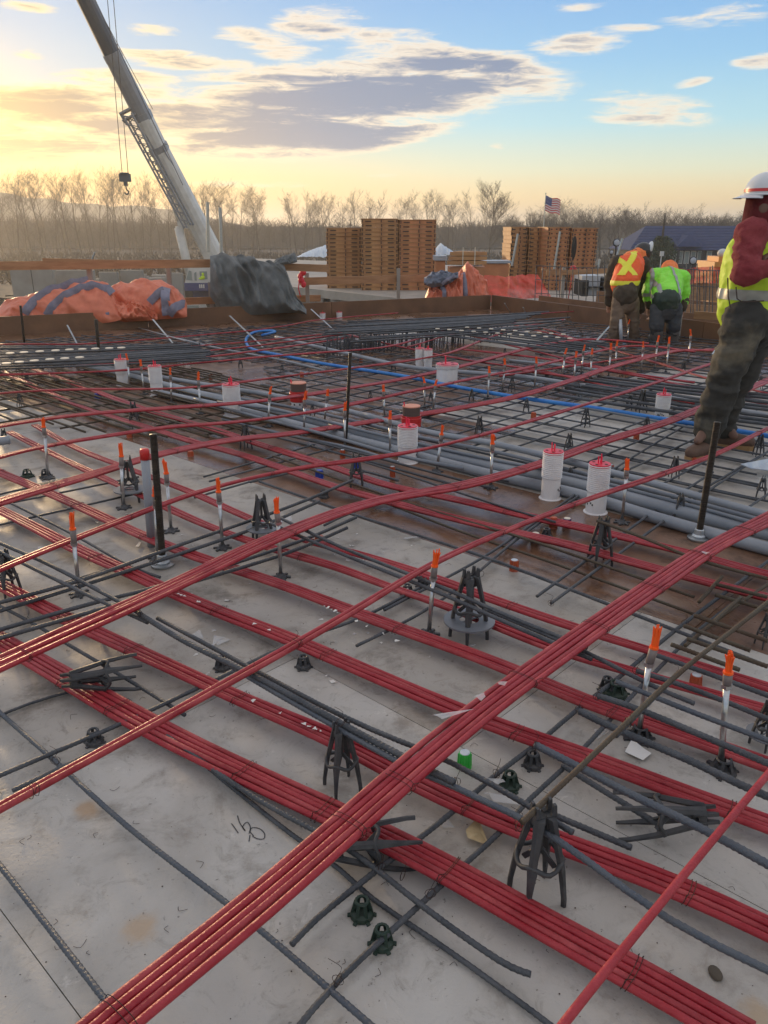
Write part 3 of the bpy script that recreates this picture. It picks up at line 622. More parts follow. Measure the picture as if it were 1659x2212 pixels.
# far crumpled orange tarp
tarp('orange_tarp', [(918, 640, 660), (926, 618, 659), (950, 612, 658), (985, 600, 657), (1000, 590, 657)], 16.0, .5, 'left hanging folds of the crumpled orange tarp at the far corner', M['tarp_or'], 31., [([(.42, .5), (.46, .3), (.5, .05)], .08)], .07)
tarp('orange_tarp', [(975, 600, 657), (990, 588, 656), (1008, 564, 655), (1030, 588, 654), (1048, 608, 653), (1056, 640, 652)], 16.25, .6, 'peaked orange tarp standing up beside the red netting', M['tarp_or'], 37., [([(.3, .45), (.33, .25), (.33, .04)], .09)], .07)
tarp('slate_tarp', [(916, 600, 612), (930, 588, 622), (955, 584, 618), (975, 590, 610), (990, 588, 600)], 15.85, .35, 'slate blue tarp flap thrown over the crumpled orange tarp', M['tarp_bg'], 41., [([(.5, .05), (.7, .2), (.9, .3)], .06)], .05)
# nets
def net(quad, nm, lab, seed):
    a, b, c, d = [np.array(q) for q in quad]; G = []
    for i in range(50):
        u = i / 49; row = []
        for j in range(12):
            v = j / 11; p = (a * (1 - u) + b * u) * (1 - v) + (d * (1 - u) + c * u) * v; n = fold(u * 5, v * 2, 1, seed)
            row.append(p + np.array([0, .16 * n * (1 - .5 * v), .03 * n * v - .04 * math.sin(math.pi * u) * v]))
        G.append(row)
    m = MB(); m.grid(np.array(G)); tag(link(nm, (m, True), M['net']), lab, 'safety net')
net([PD(1040, 655, 16.3), PD(1192, 642, 17.2), PD(1160, 590, 17.4), PD(1046, 596, 16.6)], 'safety_net', 'red-orange safety net slung beside the crumpled orange tarp', 2.)
net([PD(1384, 615, 20.5), PD(1562, 612, 20), PD(1562, 576, 20), PD(1384, 578, 20.5)], 'safety_net', 'red-orange net fence behind the two bending workers', 6.)
a = PD(1395, 650, 20.2); b = PD(1565, 612, 20.2); plank('barrier_board', ((a[0]), 20.3, (a[2] + b[2]) / 2), ((b[0]), 20.3, (a[2] + b[2]) / 2), .05, b[2] - a[2], M['wood'], 'wide plywood barrier below the far red net', 'barrier')

# ================================================================== TREES
def bare_tree(seed, H, spread=.35, fork=.35, dens=1.0, levels=4):
    r = random.Random(seed); tr = MB(); cr = MB()
    def limb(p, d, L, rad, lv, mb):
        n = 5 if lv < 2 else 3; pts = [p]; rr = [rad]; q = p.copy(); dd = d.copy()
        for k in range(n):
            dd = (dd + Vector((r.uniform(-.13, .13), r.uniform(-.13, .13), .05 if lv else .02))).normalized(); q = q + dd * (L / n); pts.append(q.copy()); rr.append(max(rad * (1 - .75 * (k + 1) / n), .012))
        mb.tube([tuple(a) for a in pts], rr, 6 if lv == 0 else (4 if lv == 1 else 3), cap=False)
        if lv >= levels: return
        m = int((([11, 6, 5, 4][min(lv, 3)]) * dens) + r.random())
        for k in range(m):
            f = fork + (1 - fork) * (k + r.random()) / m if lv == 0 else .2 + .8 * (k + r.random()) / m
            i = min(n - 1, int(f * n)); t = f * n - i; b = pts[i].lerp(pts[i + 1], t)
            ax = Vector((r.uniform(-1, 1), r.uniform(-1, 1), 0)).normalized(); base = (pts[i + 1] - pts[i]).normalized()
            ang = r.uniform(.3, .75) * (1 + spread); nd = (base * math.cos(ang) + ax * math.sin(ang)); nd.z = abs(nd.z) * .9 + .15; nd.normalize()
            LL = L * (r.uniform(.22, .42) * (1.15 - .55 * f) * (1 + spread) if lv == 0 else r.uniform(.35, .6))
            limb(b, nd, LL, max(.012, rad * (1 - .7 * f) * .5), lv + 1, cr)
    limb(Vector((0, 0, -.2)), Vector((r.uniform(-.04, .04), r.uniform(-.04, .04), 1)), H, H * .012, 0, tr)
    return tr, cr
def far_place(px, Y): return (px - CX) / (FPX * math.cos(TH) + 600 * math.sin(TH)) * Y
protos = []
for k in range(9):
    H = 20.0; tr, cr = bare_tree(100 + k, H, [.15, .3, .45][k % 3], [.28, .4, .5][(k // 3)], 1.0)
    protos.append((tr.mesh('trunk', True), cr.mesh('crown'), float(np.concatenate(cr.v)[:, 2].max())))
for a, b, _ in protos: a.materials.append(M['bark']); b.materials.append(M['bark'])
def tree(px, ytop, Y, label, group, k=None, sx=1.0, name='bare_tree'):
    k = rng.integers(0, 9) if k is None else k; tm, cm, H = protos[k]; top = PD(px, ytop - 11, Y)[2]; s = (top - GZ) / H
    o = thing(name, label, 'tree', (far_place(px, Y), Y, GZ), rng.uniform(0, 6.28), group); o.scale = (s * sx, s * sx, s)
    link('trunk', tm, None, o); link('crown', cm, None, o)
gT = 'bare riverside trees'
xs = [-20, 2, 18, 33, 50, 66, 84, 98, 118, 140, 152, 168, 186, 204, 214, 234, 246, 256, 276, 292, 306, 322, 344, 360, 388, 404, 420, 436, 452, 470, 486, 500, 520, 540, 553, 562]
for i, x in enumerate(xs):
    yt = np.interp(x, [0, 100, 240, 330, 420, 560], [356, 366, 360, 378, 394, 402]) + rng.uniform(-5, 16)
    lab = 'tall bare tree against the yellow glow at the far left' if x < 150 else 'tall bare tree behind the hanging hook block' if x < 300 else 'tall bare tree behind the crane boom' if x < 430 else 'tall bare tree just right of the crane boom'
    tree(x + rng.uniform(-4, 4), yt, rng.uniform(205, 252), lab, gT, None, rng.uniform(.75, 1.05))
for x in [628, 640, 655, 674, 690, 703, 718, 738, 752, 770, 786, 800, 815, 862, 880, 895, 925, 936, 966, 978, 1020]:
    tree(x, 418 + rng.uniform(-8, 26), rng.uniform(210, 250), 'bare tree above the weathered panel stacks' if x < 830 else 'bare tree between the stacks and the big round tree', gT, None, rng.uniform(.85, 1.15))
for x in range(-20, 1240, 15):
    if 1030 < x < 1090: continue
    tree(x + rng.uniform(-7, 7), rng.uniform(474, 498), rng.uniform(215, 258), 'low bare tree in the hazy riverside row', 'low bare trees of the riverside row', None, rng.uniform(.9, 1.3))
for x in np.arange(1100, 1680, 9.5):
    yt = np.interp(x, [1100, 1200, 1290, 1400, 1540, 1660], [452, 440, 452, 450, 452, 464]) + rng.uniform(-8, 20)
    tree(x + rng.uniform(-5, 5), yt, rng.uniform(150, 190), 'bare tree of the dense grove right of the flag', 'dense grove of bare trees', None, rng.uniform(1.0, 1.5))
# the big round tree
tr, cr = bare_tree(104, 20, .30, .16, 1.5); top = PD(1056, 381, 165)[2]; s = (top - GZ) / float(np.concatenate(cr.v)[:, 2].max())
o = thing('bare_tree', 'largest bare tree with a broad round fan of branches, left of the flag', 'tree', (far_place(1056, 165), 165, GZ)); o.scale = (s * .95, s * .95, s)
link('trunk', (tr, True), M['bark_pale'], o); link('crown', cr, M['bark_pale'], o)
# far wood behind the river, reads as one mass
tk = MB()
r = random.Random(5)
for i in range(5200):
    px = r.uniform(-200, 1900); Y = r.uniform(304, 330); x = far_place(px, Y); H = np.interp(px, [0, 300, 560, 900, 1200, 1700], [11.5, 10.5, 8.8, 7.6, 9.5, 10.5]) * r.uniform(.62, 1.08) + 1.3 * mnoise.noise(Vector((px * .02, 0, 7)))
    a = np.array([x, Y, GZ]); t = a + [r.uniform(-.5, .5), 0, H]; tk.tube([a, (a + t) / 2 + [r.uniform(-.3, .3), 0, 0], t], [.16, .11, .03], 3, cap=False)
    for k in range(6):
        f = r.uniform(.15, .95); b = a * (1 - f) + t * f; e = b + np.array([r.uniform(-1.6, 1.6), r.uniform(-1, 1), r.uniform(.3, 2.2)]); tk.tube([b, e], [.08, .03], 3, cap=False)
struct(link('far_wood', tk, M['bark']), 'stuff')
tk = MB(); G = []
for i in range(240):
    px = -250 + i * 9; Y = 334; x = far_place(px, Y); H = np.interp(px, [0, 300, 560, 900, 1200, 1700], [9.8, 8.8, 7.6, 6.6, 8.2, 9]) + 1.0 * mnoise.noise(Vector((i * .35, 0, 1))) + .7 * mnoise.noise(Vector((i * 1.7, 0, 2)))
    G.append([(x, Y + .8 * mnoise.noise(Vector((i * .9, t, 4))) + t * 1.2, GZ - .3 + H * (t / 6) ** .8) for t in range(7)])
for i in range(len(G)):
    G[i] = G[i] + [(G[i][-1][0], G[i][-1][1] + 8, G[i][-1][2] - 1), (G[i][-1][0], G[i][-1][1] + 20, GZ)]
tk.grid(np.array(G)[::-1]); struct(link('far_thicket', (tk, True), M['bark']), 'stuff')
# low brush along the near bank
tk = MB()
for i in range(4200):
    px = r.uniform(-150, 1800); Y = r.uniform(96, 215); x = far_place(px, Y); H = r.uniform(.5, 2.2)
    a = np.array([x, Y, GZ]); 
    for k in range(4):
        e = a + np.array([r.uniform(-.9, .9), r.uniform(-.5, .5), H * r.uniform(.5, 1)]); tk.tube([a, e], [.09, .02], 3, cap=False)
struct(link('bank_brush', tk, M['bark']), 'stuff')
# evergreen in front of the house
o = thing('evergreen_tree', 'dark evergreen tree in front of the blue-roofed house', 'tree', (far_place(1432, 90), 90, GZ)); m = MB(); m.tube([(0, 0, 0), (0, 0, 4), (0, 0, 8)], [.25, .2, .05], 7); link('trunk', m, M['bark'], o)
m = MB(); tH = PD(1432, 512, 90)[2] - GZ
for k in range(2600):
    f = r.random() ** .8; z = 1.2 + (tH - 1.2) * f; rad = (2.6 - 1.9 * f) * (r.random() ** .4) * (1 + .3 * math.sin(9 * f + 3 * r.random())); th = r.uniform(0, 6.28); c = np.array([rad * math.cos(th), rad * math.sin(th), z]); s = .22
    v = [c + np.array([r.uniform(-s, s), r.uniform(-s, s), r.uniform(-s, s)]) for _ in range(3)]; m.add(v, [[0, 1, 2]])
link('crown', m, M['needle'], o)

# ================================================================== HOUSE
HY = 100.0
root = thing('house', 'long dark house with a blue hipped roof and dormer behind the workers', 'house', (0, 0, 0))
L0, L1 = PD(1356, 540, HY), PD(1690, 540, HY); rt = PD(1405, 488, HY + 4)[2]; ez = L0[2]
m = MB(); x0, x1, xr0, xr1 = L0[0], L1[0] + 2, L0[0] + 3.2, L1[0] - 1.5; ya, yb, ym = HY - .6, HY + 9, HY + 4.2
m.add([(x0, ya, ez), (x1, ya, ez), (x1, yb, ez), (x0, yb, ez), (xr0, ym, rt), (xr1, ym, rt)], [[0, 1, 5, 4], [2, 3, 4, 5], [0, 4, 3], [1, 2, 5], [3, 2, 1, 0]]); rf = link('roof', m, M['roof'], root)
for k in range(1, 9):
    z = ez + (rt - ez) * k / 9; f = k / 9; m = MB(); m.bar((x0 + (xr0 - x0) * f, ya + (ym - ya) * f - .02, z), (x1 + (xr1 - x1) * f, ya + (ym - ya) * f - .02, z), .06, .05); link('shingle_course', m, M['roof'], rf)
m = MB(); d0, d1, dt = PD(1456, 540, HY)[0], PD(1512, 540, HY)[0], PD(1484, 508, HY)[2]
m.add([(d0, ya - .3, ez + .4), (d1, ya - .3, ez + .4), ((d0 + d1) / 2, ya + .6, dt), ((d0 + d1) / 2, ym - .5, dt), (d0 - .1, ya + 1.2, ez + 1.2), (d1 + .1, ya + 1.2, ez + 1.2)], [[0, 1, 2], [0, 2, 3, 4], [1, 5, 3, 2]]); link('dormer', m, M['roof'], root)
m = MB(); m.box(((x0 + x1) / 2, HY + 4.2, (ez + GZ) / 2 - .05), (x1 - x0 - 1.2, 8, ez - GZ - .1)); link('wall', m, M['wall'], root)
m = MB(); q = PD(1362, 560, HY)[0]; m.box((q + .6, HY - .06, (ez + GZ) / 2 - .1), (1.5, .6, ez - GZ - .3)); link('pale_corner', m, M['beige'], root)
for xa in (1386, 1404, 1442, 1456, 1470, 1484, 1498, 1512, 1532):
    c = PD(xa, 556, HY); m = MB(); m.box((c[0], HY + .14, c[2]), (.62, .1, 1.5)); f = link('window', m, M['trim'], root); m = MB(); m.box((c[0], HY + .07, c[2]), (.46, .05, 1.3)); link('pane', m, M['glass'], f)
m = MB(); a = PD(1350, 545, HY)[0]
for k in range(8): m.box((x0 + .4 + k * (x1 - x0 - .8) / 7, HY - .4, (ez + GZ) / 2), (.16, .16, ez - GZ))
link('porch_post', m, M['wall'], root)['kind'] = 'stuff'

# ================================================================== FLAG
fb = PD(1176, 560, 70); ft = PD(1179, 419, 70)
root = thing('flagpole', 'thin pole flying a striped flag above the right panel stacks', 'flagpole', (ft[0], 70, GZ)); m = MB(); m.tube([(0, 0, 0), (0, 0, 6), (0, 0, ft[2] - GZ)], [.07, .05, .03], 8); link('pole', m, M['galv'], root)
m = MB(); m.sphere((0, 0, ft[2] - GZ + .04), (.06,) * 3); link('finial', m, M['galv'], root)
fw, fh = PD(1211, 450, 70)[0] - ft[0], 1.18; G = []
for i in range(40):
    u = i / 39; G.append([(u * fw, .16 * math.sin(u * 8) * (.3 + u), ft[2] - GZ - .16 - fh * v - .28 * u + .05 * math.sin(u * 9 + 1)) for v in np.linspace(0, 1, 14)])
G = np.array(G); m = MB()
for k in range(13): m.grid(G[:, k:k + 2], mi=k % 2)
fl = link('flag', m, [M['flagred'], M['flagwhite']], root)
for side in (-1, 1):
    G2 = G[:17, :8].copy(); G2[..., 1] += side * .012; m = MB(); m.grid(G2); link('canton', m, M['flagblue'], fl)
    m = MB()
    for rr in range(9):
        for cc in range(6 if rr % 2 == 0 else 5):
            u = (cc + (.5 if rr % 2 == 0 else 1.0)) / 6; v = (rr + .6) / 9.4; c = G2[int(u * 15), int(v * 6.9)] * .5 + G2[min(16, int(u * 15) + 1), min(7, int(v * 6.9) + 1)] * .5; s = .02
            m.add([c + [math.cos(t) * s * (1 if q % 2 == 0 else .4), side * .01, math.sin(t) * s * (1 if q % 2 == 0 else .4)] for q, t in enumerate(np.arange(10) * math.pi / 5 + math.pi / 2)], [list(range(10))])
    link('stars', m, M['flagwhite'], fl)['kind'] = 'stuff'

# ================================================================== CRANE
CYD = 60.0
root = thing('mobile_crane', 'white telescopic crane with blue-based cab and long boom leaning left', 'crane', (0, 0, 0))
def seg(a, b, w0, w1, mt, nm, par=root, depth=None, n=10):
    a, b = np.array(a), np.array(b); t = (b - a) / np.linalg.norm(b - a); x = np.cross(t, [0, 1, 0]); x /= np.linalg.norm(x); y = np.cross(t, x); G = []
    prof = [(-1, -1), (-.8, -1.0), (.8, -1.0), (1, -1), (1, .3), (.72, .85), (.25, 1.05), (-.25, 1.05), (-.72, .85), (-1, .3)]
    for f in np.linspace(0, 1, 6):
        w = (w0 + (w1 - w0) * f) / 2 * .88; c = a + (b - a) * f; G.append([c + x * px_ * w + y * py_ * w for px_, py_ in prof])
    m = MB(); m.grid(np.array(G), wrap=True); k = len(prof); m.add(np.array(G[0]), [list(range(k))]); m.add(np.array(G[-1]), [list(range(k))[::-1]]); return link(nm, m, mt, par)
bz = lambda x, y, D=CYD: PD(x, y, D)
pxm = CYD / 1790.0
b0 = bz(480, 590); b1 = bz(342, 322, 58); b2 = bz(308, 252, 57.5); b3 = bz(243, 122, 56); b4 = bz(174, -20, 54); b5 = bz(111, -150, 52.5)
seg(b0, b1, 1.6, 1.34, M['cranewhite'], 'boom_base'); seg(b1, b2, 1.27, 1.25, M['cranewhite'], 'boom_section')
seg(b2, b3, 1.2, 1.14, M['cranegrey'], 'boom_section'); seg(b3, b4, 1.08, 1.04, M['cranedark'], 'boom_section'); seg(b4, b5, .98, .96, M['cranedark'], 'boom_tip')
for (p, w) in ((b1, 1.42), (b2, 1.3), (b3, 1.2), (b4, 1.08)):
    t = (b5 - b0); t /= np.linalg.norm(t); seg(p - t * .25, p + t * .2, w, w, M['cranegrey'], 'boom_collar')
# stowed lattice jib
ja, jb = bz(266, 250, 56.2), bz(398, 492, 57.2); jc, jd = bz(284, 244, 56.2), bz(412, 486, 57.2)
m = MB(); n = 13
for off in (0, .9):
    m.tube([ja + [0, off, 0], jb + [0, off, 0]], .07, 6); m.tube([jc + [0, off, 0], jd + [0, off, 0]], .07, 6)
link('jib_chords', m, M['cranegrey'], root); m = MB()
for k in range(n):
    f0, f1 = k / n, (k + 1) / n; A = lambda f: ja * (1 - f) + jb * f; B_ = lambda f: jc * (1 - f) + jd * f
    m.tube([A(f0), B_((f0 + f1) / 2)], .035, 5); m.tube([B_((f0 + f1) / 2), A(f1)], .035, 5); m.tube([A(f0) + [0, .9, 0], B_(f1) + [0, .9, 0]], .035, 5); m.tube([A(f0), A(f0) + [0, .9, 0]], .03, 5)
lk = link('jib_lacing', m, M['cranegrey'], root); lk['kind'] = 'stuff'
m = MB(); q = bz(275, 255, 57); m.bar(bz(260, 247, 57), bz(288, 232, 57), .5, .12, mi=0); m.bar(bz(266, 262, 57), bz(294, 246, 57), .5, .1); m.bar(bz(261, 246, 57.2), bz(275, 270, 57.2), .4, .12); link('jib_head', m, M['cranegrey'], root)
m = MB(); m.tube([bz(386, 488, 59.5), bz(396, 530, 59.6)], .26, 10); m.tube([bz(391, 490, 59.5), bz(362, 410, 59.2)], .15, 10); m.tube([bz(386, 492, 58.6), bz(402, 560, 58.6), bz(412, 600, 58.8)], .32, 12); link('luffing_cylinder', (m, True), M['cranewhite'], root)
m = MB(); m.box(tuple(bz(404, 486, 59.4)), (1.2, .8, .5), rz=.1); link('cylinder_head', m, M['cranewhite'], root)
m = MB(); G = catmull([bz(362, 312, 57.4), bz(352, 318, 57.4), bz(396, 400, 58.4), bz(436, 490, 59.4), bz(452, 540, 59.6)], .6); m.tube(G, .05, 5); link('hose', m, M['cranegrey'], root)
# cables
for i, (xa, ya_, xb, yb_) in enumerate([(232, -2, 264, 378), (245, -2, 277, 378), (203, 0, 330, 236), (206, 0, 395, 400)]):
    a = bz(xa, ya_, 55); b = bz(xb, yb_, 57 if i > 1 else 55); d = a - b; m = MB(); m.tube([a + d * (.45 if i < 2 else .35), (a + b) / 2, b], .022, 4); link('cable', m, M['steel'], root)
m = MB(); c = bz(270, 384, 55); m.box(tuple(c), (.68, .35, .48)); m.lathe([(.28, 0), (.3, .05), (.28, .1)], (c[0], c[1] - .05, c[2] + .2), 14); m.box((c[0], c[1], c[2] - .34), (.22, .2, .3)); hb = link('hook_block', m, M['cranedark'], root)
hk = MB(); hk.tube(catmull([(c[0], c[1], c[2] - .48), (c[0] + .02, c[1], c[2] - .7), (c[0] + .15, c[1], c[2] - .85), (c[0] + .02, c[1], c[2] - 1.0), (c[0] - .14, c[1], c[2] - .88)], .05), .05, 8); link('hook', (hk, True), M['cranedark'], hb)
# cab
a = PD(398, 628, 58); b = PD(455, 578, 58); m = MB(); w_ = b[0] - a[0]; hgt_ = b[2] - a[2]
prof = [(0.0, 0), (1, 0), (1, 1), (.22, 1), (.06, .42)]
v = [(a[0] + px_ * w_, 58, a[2] + pz_ * hgt_) for px_, pz_ in prof]; v2 = [(x, 59.8, z) for x, _, z in v]
m.add(v + v2, [[0, 1, 2, 3, 4], [9, 8, 7, 6, 5]] + [[(i + 1) % 5, i, i + 5, (i + 1) % 5 + 5] for i in range(5)]); cab = link('cab', m, M['cranewhite'], root)
m = MB(); m.box((a[0] + w_ * .52, 58.85, a[2] + hgt_ * .17), (w_ * 1.02, 1.9, hgt_ * .34)); link('cab_base', m, M['craneblue'], cab)
for nm, pts in [('window', [(.60, .50), (.86, .50), (.86, .84), (.60, .84)]), ('window', [(.40, .44), (.48, .44), (.48, .82), (.40, .76)]), ('windscreen', [(.10, .48), (.32, .44), (.31, .84), (.22, .88)])]:
    m = MB(); vv = [(a[0] + x * w_, 57.97, a[2] + z * hgt_) for x, z in pts]; m.add(vv + [(x, y + .03, z) for x, y, z in vv], [[0, 1, 2, 3], [7, 6, 5, 4]] + [[(i + 1) % 4, i, i + 4, (i + 1) % 4 + 4] for i in range(4)]); link(nm, m, M['glass'] if nm != 'x' else 0, cab)
m = MB(); 
for k in range(3): m.box((a[0] + w_ * (.58 + .07 * k), 57.88, a[2] + hgt_ * .2), (w_ * .045, .02, hgt_ * .16))
link('side_plate', m, M['trim'], cab)['kind'] = 'stuff'
# operator behind the cab window
opx = a[0] + w_ * .7
m = MB(); m.sphere((opx, 57.95, a[2] + hgt_ * .58), (.16, .04, .13)); m.sphere((opx - .12, 57.95, a[2] + hgt_ * .53), (.18, .04, .08)); m.sphere((opx + .03, 57.95, a[2] + hgt_ * .72), (.09, .04, .1))
tag(link('person', (m, True), M['lime']), 'crane operator in a lime vest seen through the cab window', 'person')
m = MB(); m.box((a[0] + 3.4, 60.6, a[2] - .35), (6.2, 2.6, .7)); m.box((a[0] + 4.2, 61, a[2] + .5), (3.2, 2.4, 1.6), mi=1); link('superstructure', m, [M['craneblue'], M['cranewhite']], root)
m = MB()
for sy in (59.4, 62.6):
    m.box((a[0] + 2.5, sy, GZ + .5), (7.4, .9, 1.0)); 
m.box((a[0] + 2.5, 61, (a[2] - .7 + GZ + .9) / 2), (3, 3, max(.3, a[2] - .7 - GZ)), mi=0); link('undercarriage', m, M['dark'], root)
# parked pickup hint and white van roof beside the crane
for x0, x1, yt, yb, Y, lab in [(170, 212, 586, 600, 75, 'white pickup roof seen over the rail left of centre'), (384, 398, 606, 628, 54, 'white vehicle bonnet left of the crane cab')]:
    A, B_ = PD(x0, yb, Y), PD(x1, yt, Y); L = max(2.2, B_[0] - A[0]); z0 = GZ + .35; H = B_[2] - z0; H = min(H, 2.0); r0 = thing('parked_vehicle', lab, 'vehicle', (A[0], Y, GZ))
    m = MB(); m.add([(0, 0, .4), (L, 0, .4), (L, 0, 1.0), (L * .72, 0, 1.1), (L * .6, 0, 1.75), (L * .2, 0, 1.75), (0, 0, 1.05)] + [(0, 1.8, .4), (L, 1.8, .4), (L, 1.8, 1.0), (L * .72, 1.8, 1.1), (L * .6, 1.8, 1.75), (L * .2, 1.8, 1.75), (0, 1.8, 1.05)], [[0, 1, 2, 3, 4, 5, 6], [13, 12, 11, 10, 9, 8, 7]] + [[(i + 1) % 7, i, i + 7, (i + 1) % 7 + 7] for i in range(7)]); link('body', m, M['cranewhite'], r0)
    m = MB(); m.box((L * .42, -.01, 1.42), (L * .36, .02, .4)); link('window', m, M['glass'], r0)
    for xw in (.2, .8): m = MB(); m.tube([(L * xw, -.03, .35), (L * xw, .2, .35)], .35, 14); link('wheel', m, M['rubber'], r0)

# orange machine, lamps, poles
root = thing('work_machine', 'orange machine with a pale domed top behind the standing worker', 'machine', (0, 0, 0)); A, B_ = PD(1541, 590, 26), PD(1580, 548, 26)
m = MB(); m.prism([(A[0], 26), (B_[0], 26), (B_[0], 27.5), (A[0], 27.5)], GZ, B_[2] - .25); m.prism([(A[0] + .15, 26.1), (B_[0], 26.1), (B_[0], 27.3), (A[0] + .25, 27.3)], B_[2] - .25, B_[2] - .1); link('body', m, M['yelplant'], root)
m = MB(); m.sphere((B_[0] - .08, 26.5, B_[2]), (.16, .16, .14)); link('dome', (m, True), M['trim'], root)
def lamp(x, y, rad, Y, lab, xb, yb):
    c = PD(x, y, Y); b = PD(xb, yb, Y); r0 = thing('round_gauge_lamp', lab, 'lamp', (0, 0, 0)); m = MB(); M_ = Matrix.Rotation(R(90), 3, 'X'); rr = rad * Y / 1790
    m.sphere((c[0], c[1], c[2]), (rr, rr * .3, rr), 18, 8); link('rim', (m, True), M['steel'], r0); m = MB(); m.sphere((c[0], c[1] - rr * .2, c[2]), (rr * .75, rr * .15, rr * .75), 16, 8); link('face', (m, True), M['wrap'], r0)
    m = MB(); m.tube([(c[0], c[1] + .02, c[2]), (b[0], b[1] + .02, b[2])], .022, 6); link('pole', m, M['steel'], r0)
lamp(1332, 524, 8.5, 22, 'round dial-like lamp on a pole above the orange-vest worker', 1326, 600); lamp(1497, 563, 9, 24, 'round dark lamp beside the orange machine', 1494, 612)
lamp(1321, 545, 5, 22, 'small dark lamp left of the orange-vest worker', 1320, 600)
A = PD(1430, 548, 23); m = MB(); m.box(tuple(A), (.11, .02, .13)); m.tube([tuple(A + [0, .03, 0]), (A[0], A[1] + .03, Z2)], .015, 6); tag(link('notice', m, [M['trim']]), 'small white notice on a pole between the two bending workers', 'notice')
for (xa, ya_, xb, yb_, Y, lab) in [(1119, 505, 1106, 574, 21, 'white pole leaning beside the left stack below the flag'), (1210, 500, 1196, 588, 22, 'pale pole leaning on the stack right of the flag'), (1345, 515, 1318, 600, 20, 'thin pale pole behind the orange-vest worker'), (475, 448, 480, 600, 40, 'thin upright pole just right of the crane boom'), (448, 436, 450, 545, 40, 'thin upright pole in front of the crane boom base'),
                                   (205, 545, 196, 568, 30, 'short white stick above the left rail'), (1296, 560, 1280, 640, 20, 'thin rod at the wrapped pallet')]:
    m = MB(); m.tube([PD(xa, ya_, Y), PD(xb, yb_, Y)], .03 if Y < 35 else .08, 6); tag(link('pole', m, M['galv']), lab, 'pole', 'poles standing about the site')
for (x, y, Y, lab) in [(1240, 535, 22, 'small dark hook hanging before the holed stack'), (1238, 581, 20.5, 'small red ball marker above the bar cage')]:
    c = PD(x, y, Y); m = MB(); m.sphere(tuple(c), (.09, .09, .09) if y > 560 else (.07, .07, .3)); m.tube([tuple(c + [0, 0, -.05]), (c[0] - .08, c[1], c[2] - .9)], .012, 5); tag(link('site_marker', (m, True), M['canred'] if y > 560 else M['dark']), lab, 'marker')
m = MB(); A = PD(652, 592, 15.0)
for k in range(5): m.sphere((A[0] + .03 * math.sin(k * 2), 14.95, A[2] + .1 - .07 * k), (.05 + .01 * (k % 2), .04, .06))
m.tube([(A[0] - .03, 14.9, A[2]), (A[0] - .06, 14.9, A[2] - .25), (A[0] - .03, 14.9, A[2] - .4)], .01, 5); tag(link('cord_bundle', (m, True), M['redcap']), 'bundle of red cord hung on the post left of the panel stacks', 'cord')

# ================================================================== TENDONS
def wpath(pts, z, step=.06, smooth=2):
    return catmull([P(p[0], p[1], p[2] if len(p) > 2 else z) for p in pts], step, smooth)
def bundle(pts, n, z, label, group='red tendon bundles', ties=6, rad=.0088, sides=9, mt='red', seed=0):
    c = wpath(pts, z, .08, 3); t = np.gradient(c, axis=0); t /= np.linalg.norm(t, axis=1)[:, None]; s = np.cross(t, [0, 0, 1]); s /= np.linalg.norm(s, axis=1)[:, None]
    L = np.concatenate([[0], np.cumsum(np.linalg.norm(np.diff(c, axis=0), axis=1))])
    root = thing('tendon_bundle' if n > 1 else 'tendon', label, 'tendon', (0, 0, 0), 0, group); r_ = random.Random(seed + n)
    for k in range(n):
        off = (k - (n - 1) / 2) * rad * 2.06; w = np.array([mnoise.noise(Vector((l * 1.4, k * 3.7 + seed, 1))) for l in L]) * .0045; hz = np.array([mnoise.noise(Vector((l * 1.6, k * 5.1 + seed, 9))) for l in L]) * .006
        p = c + s * (off + w)[:, None]; p[:, 2] += hz
        m = MB(); m.tube(p, rad, sides); link('strand', (m, True), M[mt if (k + seed) % 3 else 'red2'], root)
    hw = n * rad * 1.05
    for k in range(ties):
        f = (k + .5 + r_.uniform(-.3, .3)) / ties; i = int(f * (len(c) - 2)); q = c[i] + t[i] * 0; m = MB()
        for dd in (0, .012):
            qq = q + t[i] * (dd + r_.uniform(-.004, .004)); loop = [qq + s[i] * (hw * math.cos(a)) * 1.08 + t[i] * .006 * math.sin(a) + np.array([0, 0, (rad + .0025) * max(-1, min(1, 1.8 * math.sin(a)))]) for a in np.linspace(0, 2 * math.pi, 15)]
            m.tube(loop, .0008, 4)
        e = q + s[i] * hw; m.tube([e, e + [.006, .004, .018], e + [.02, -.006, .03]], .001, 4)
        link('tie_wire', m, M['wire'], root)
    return root
Z = .236
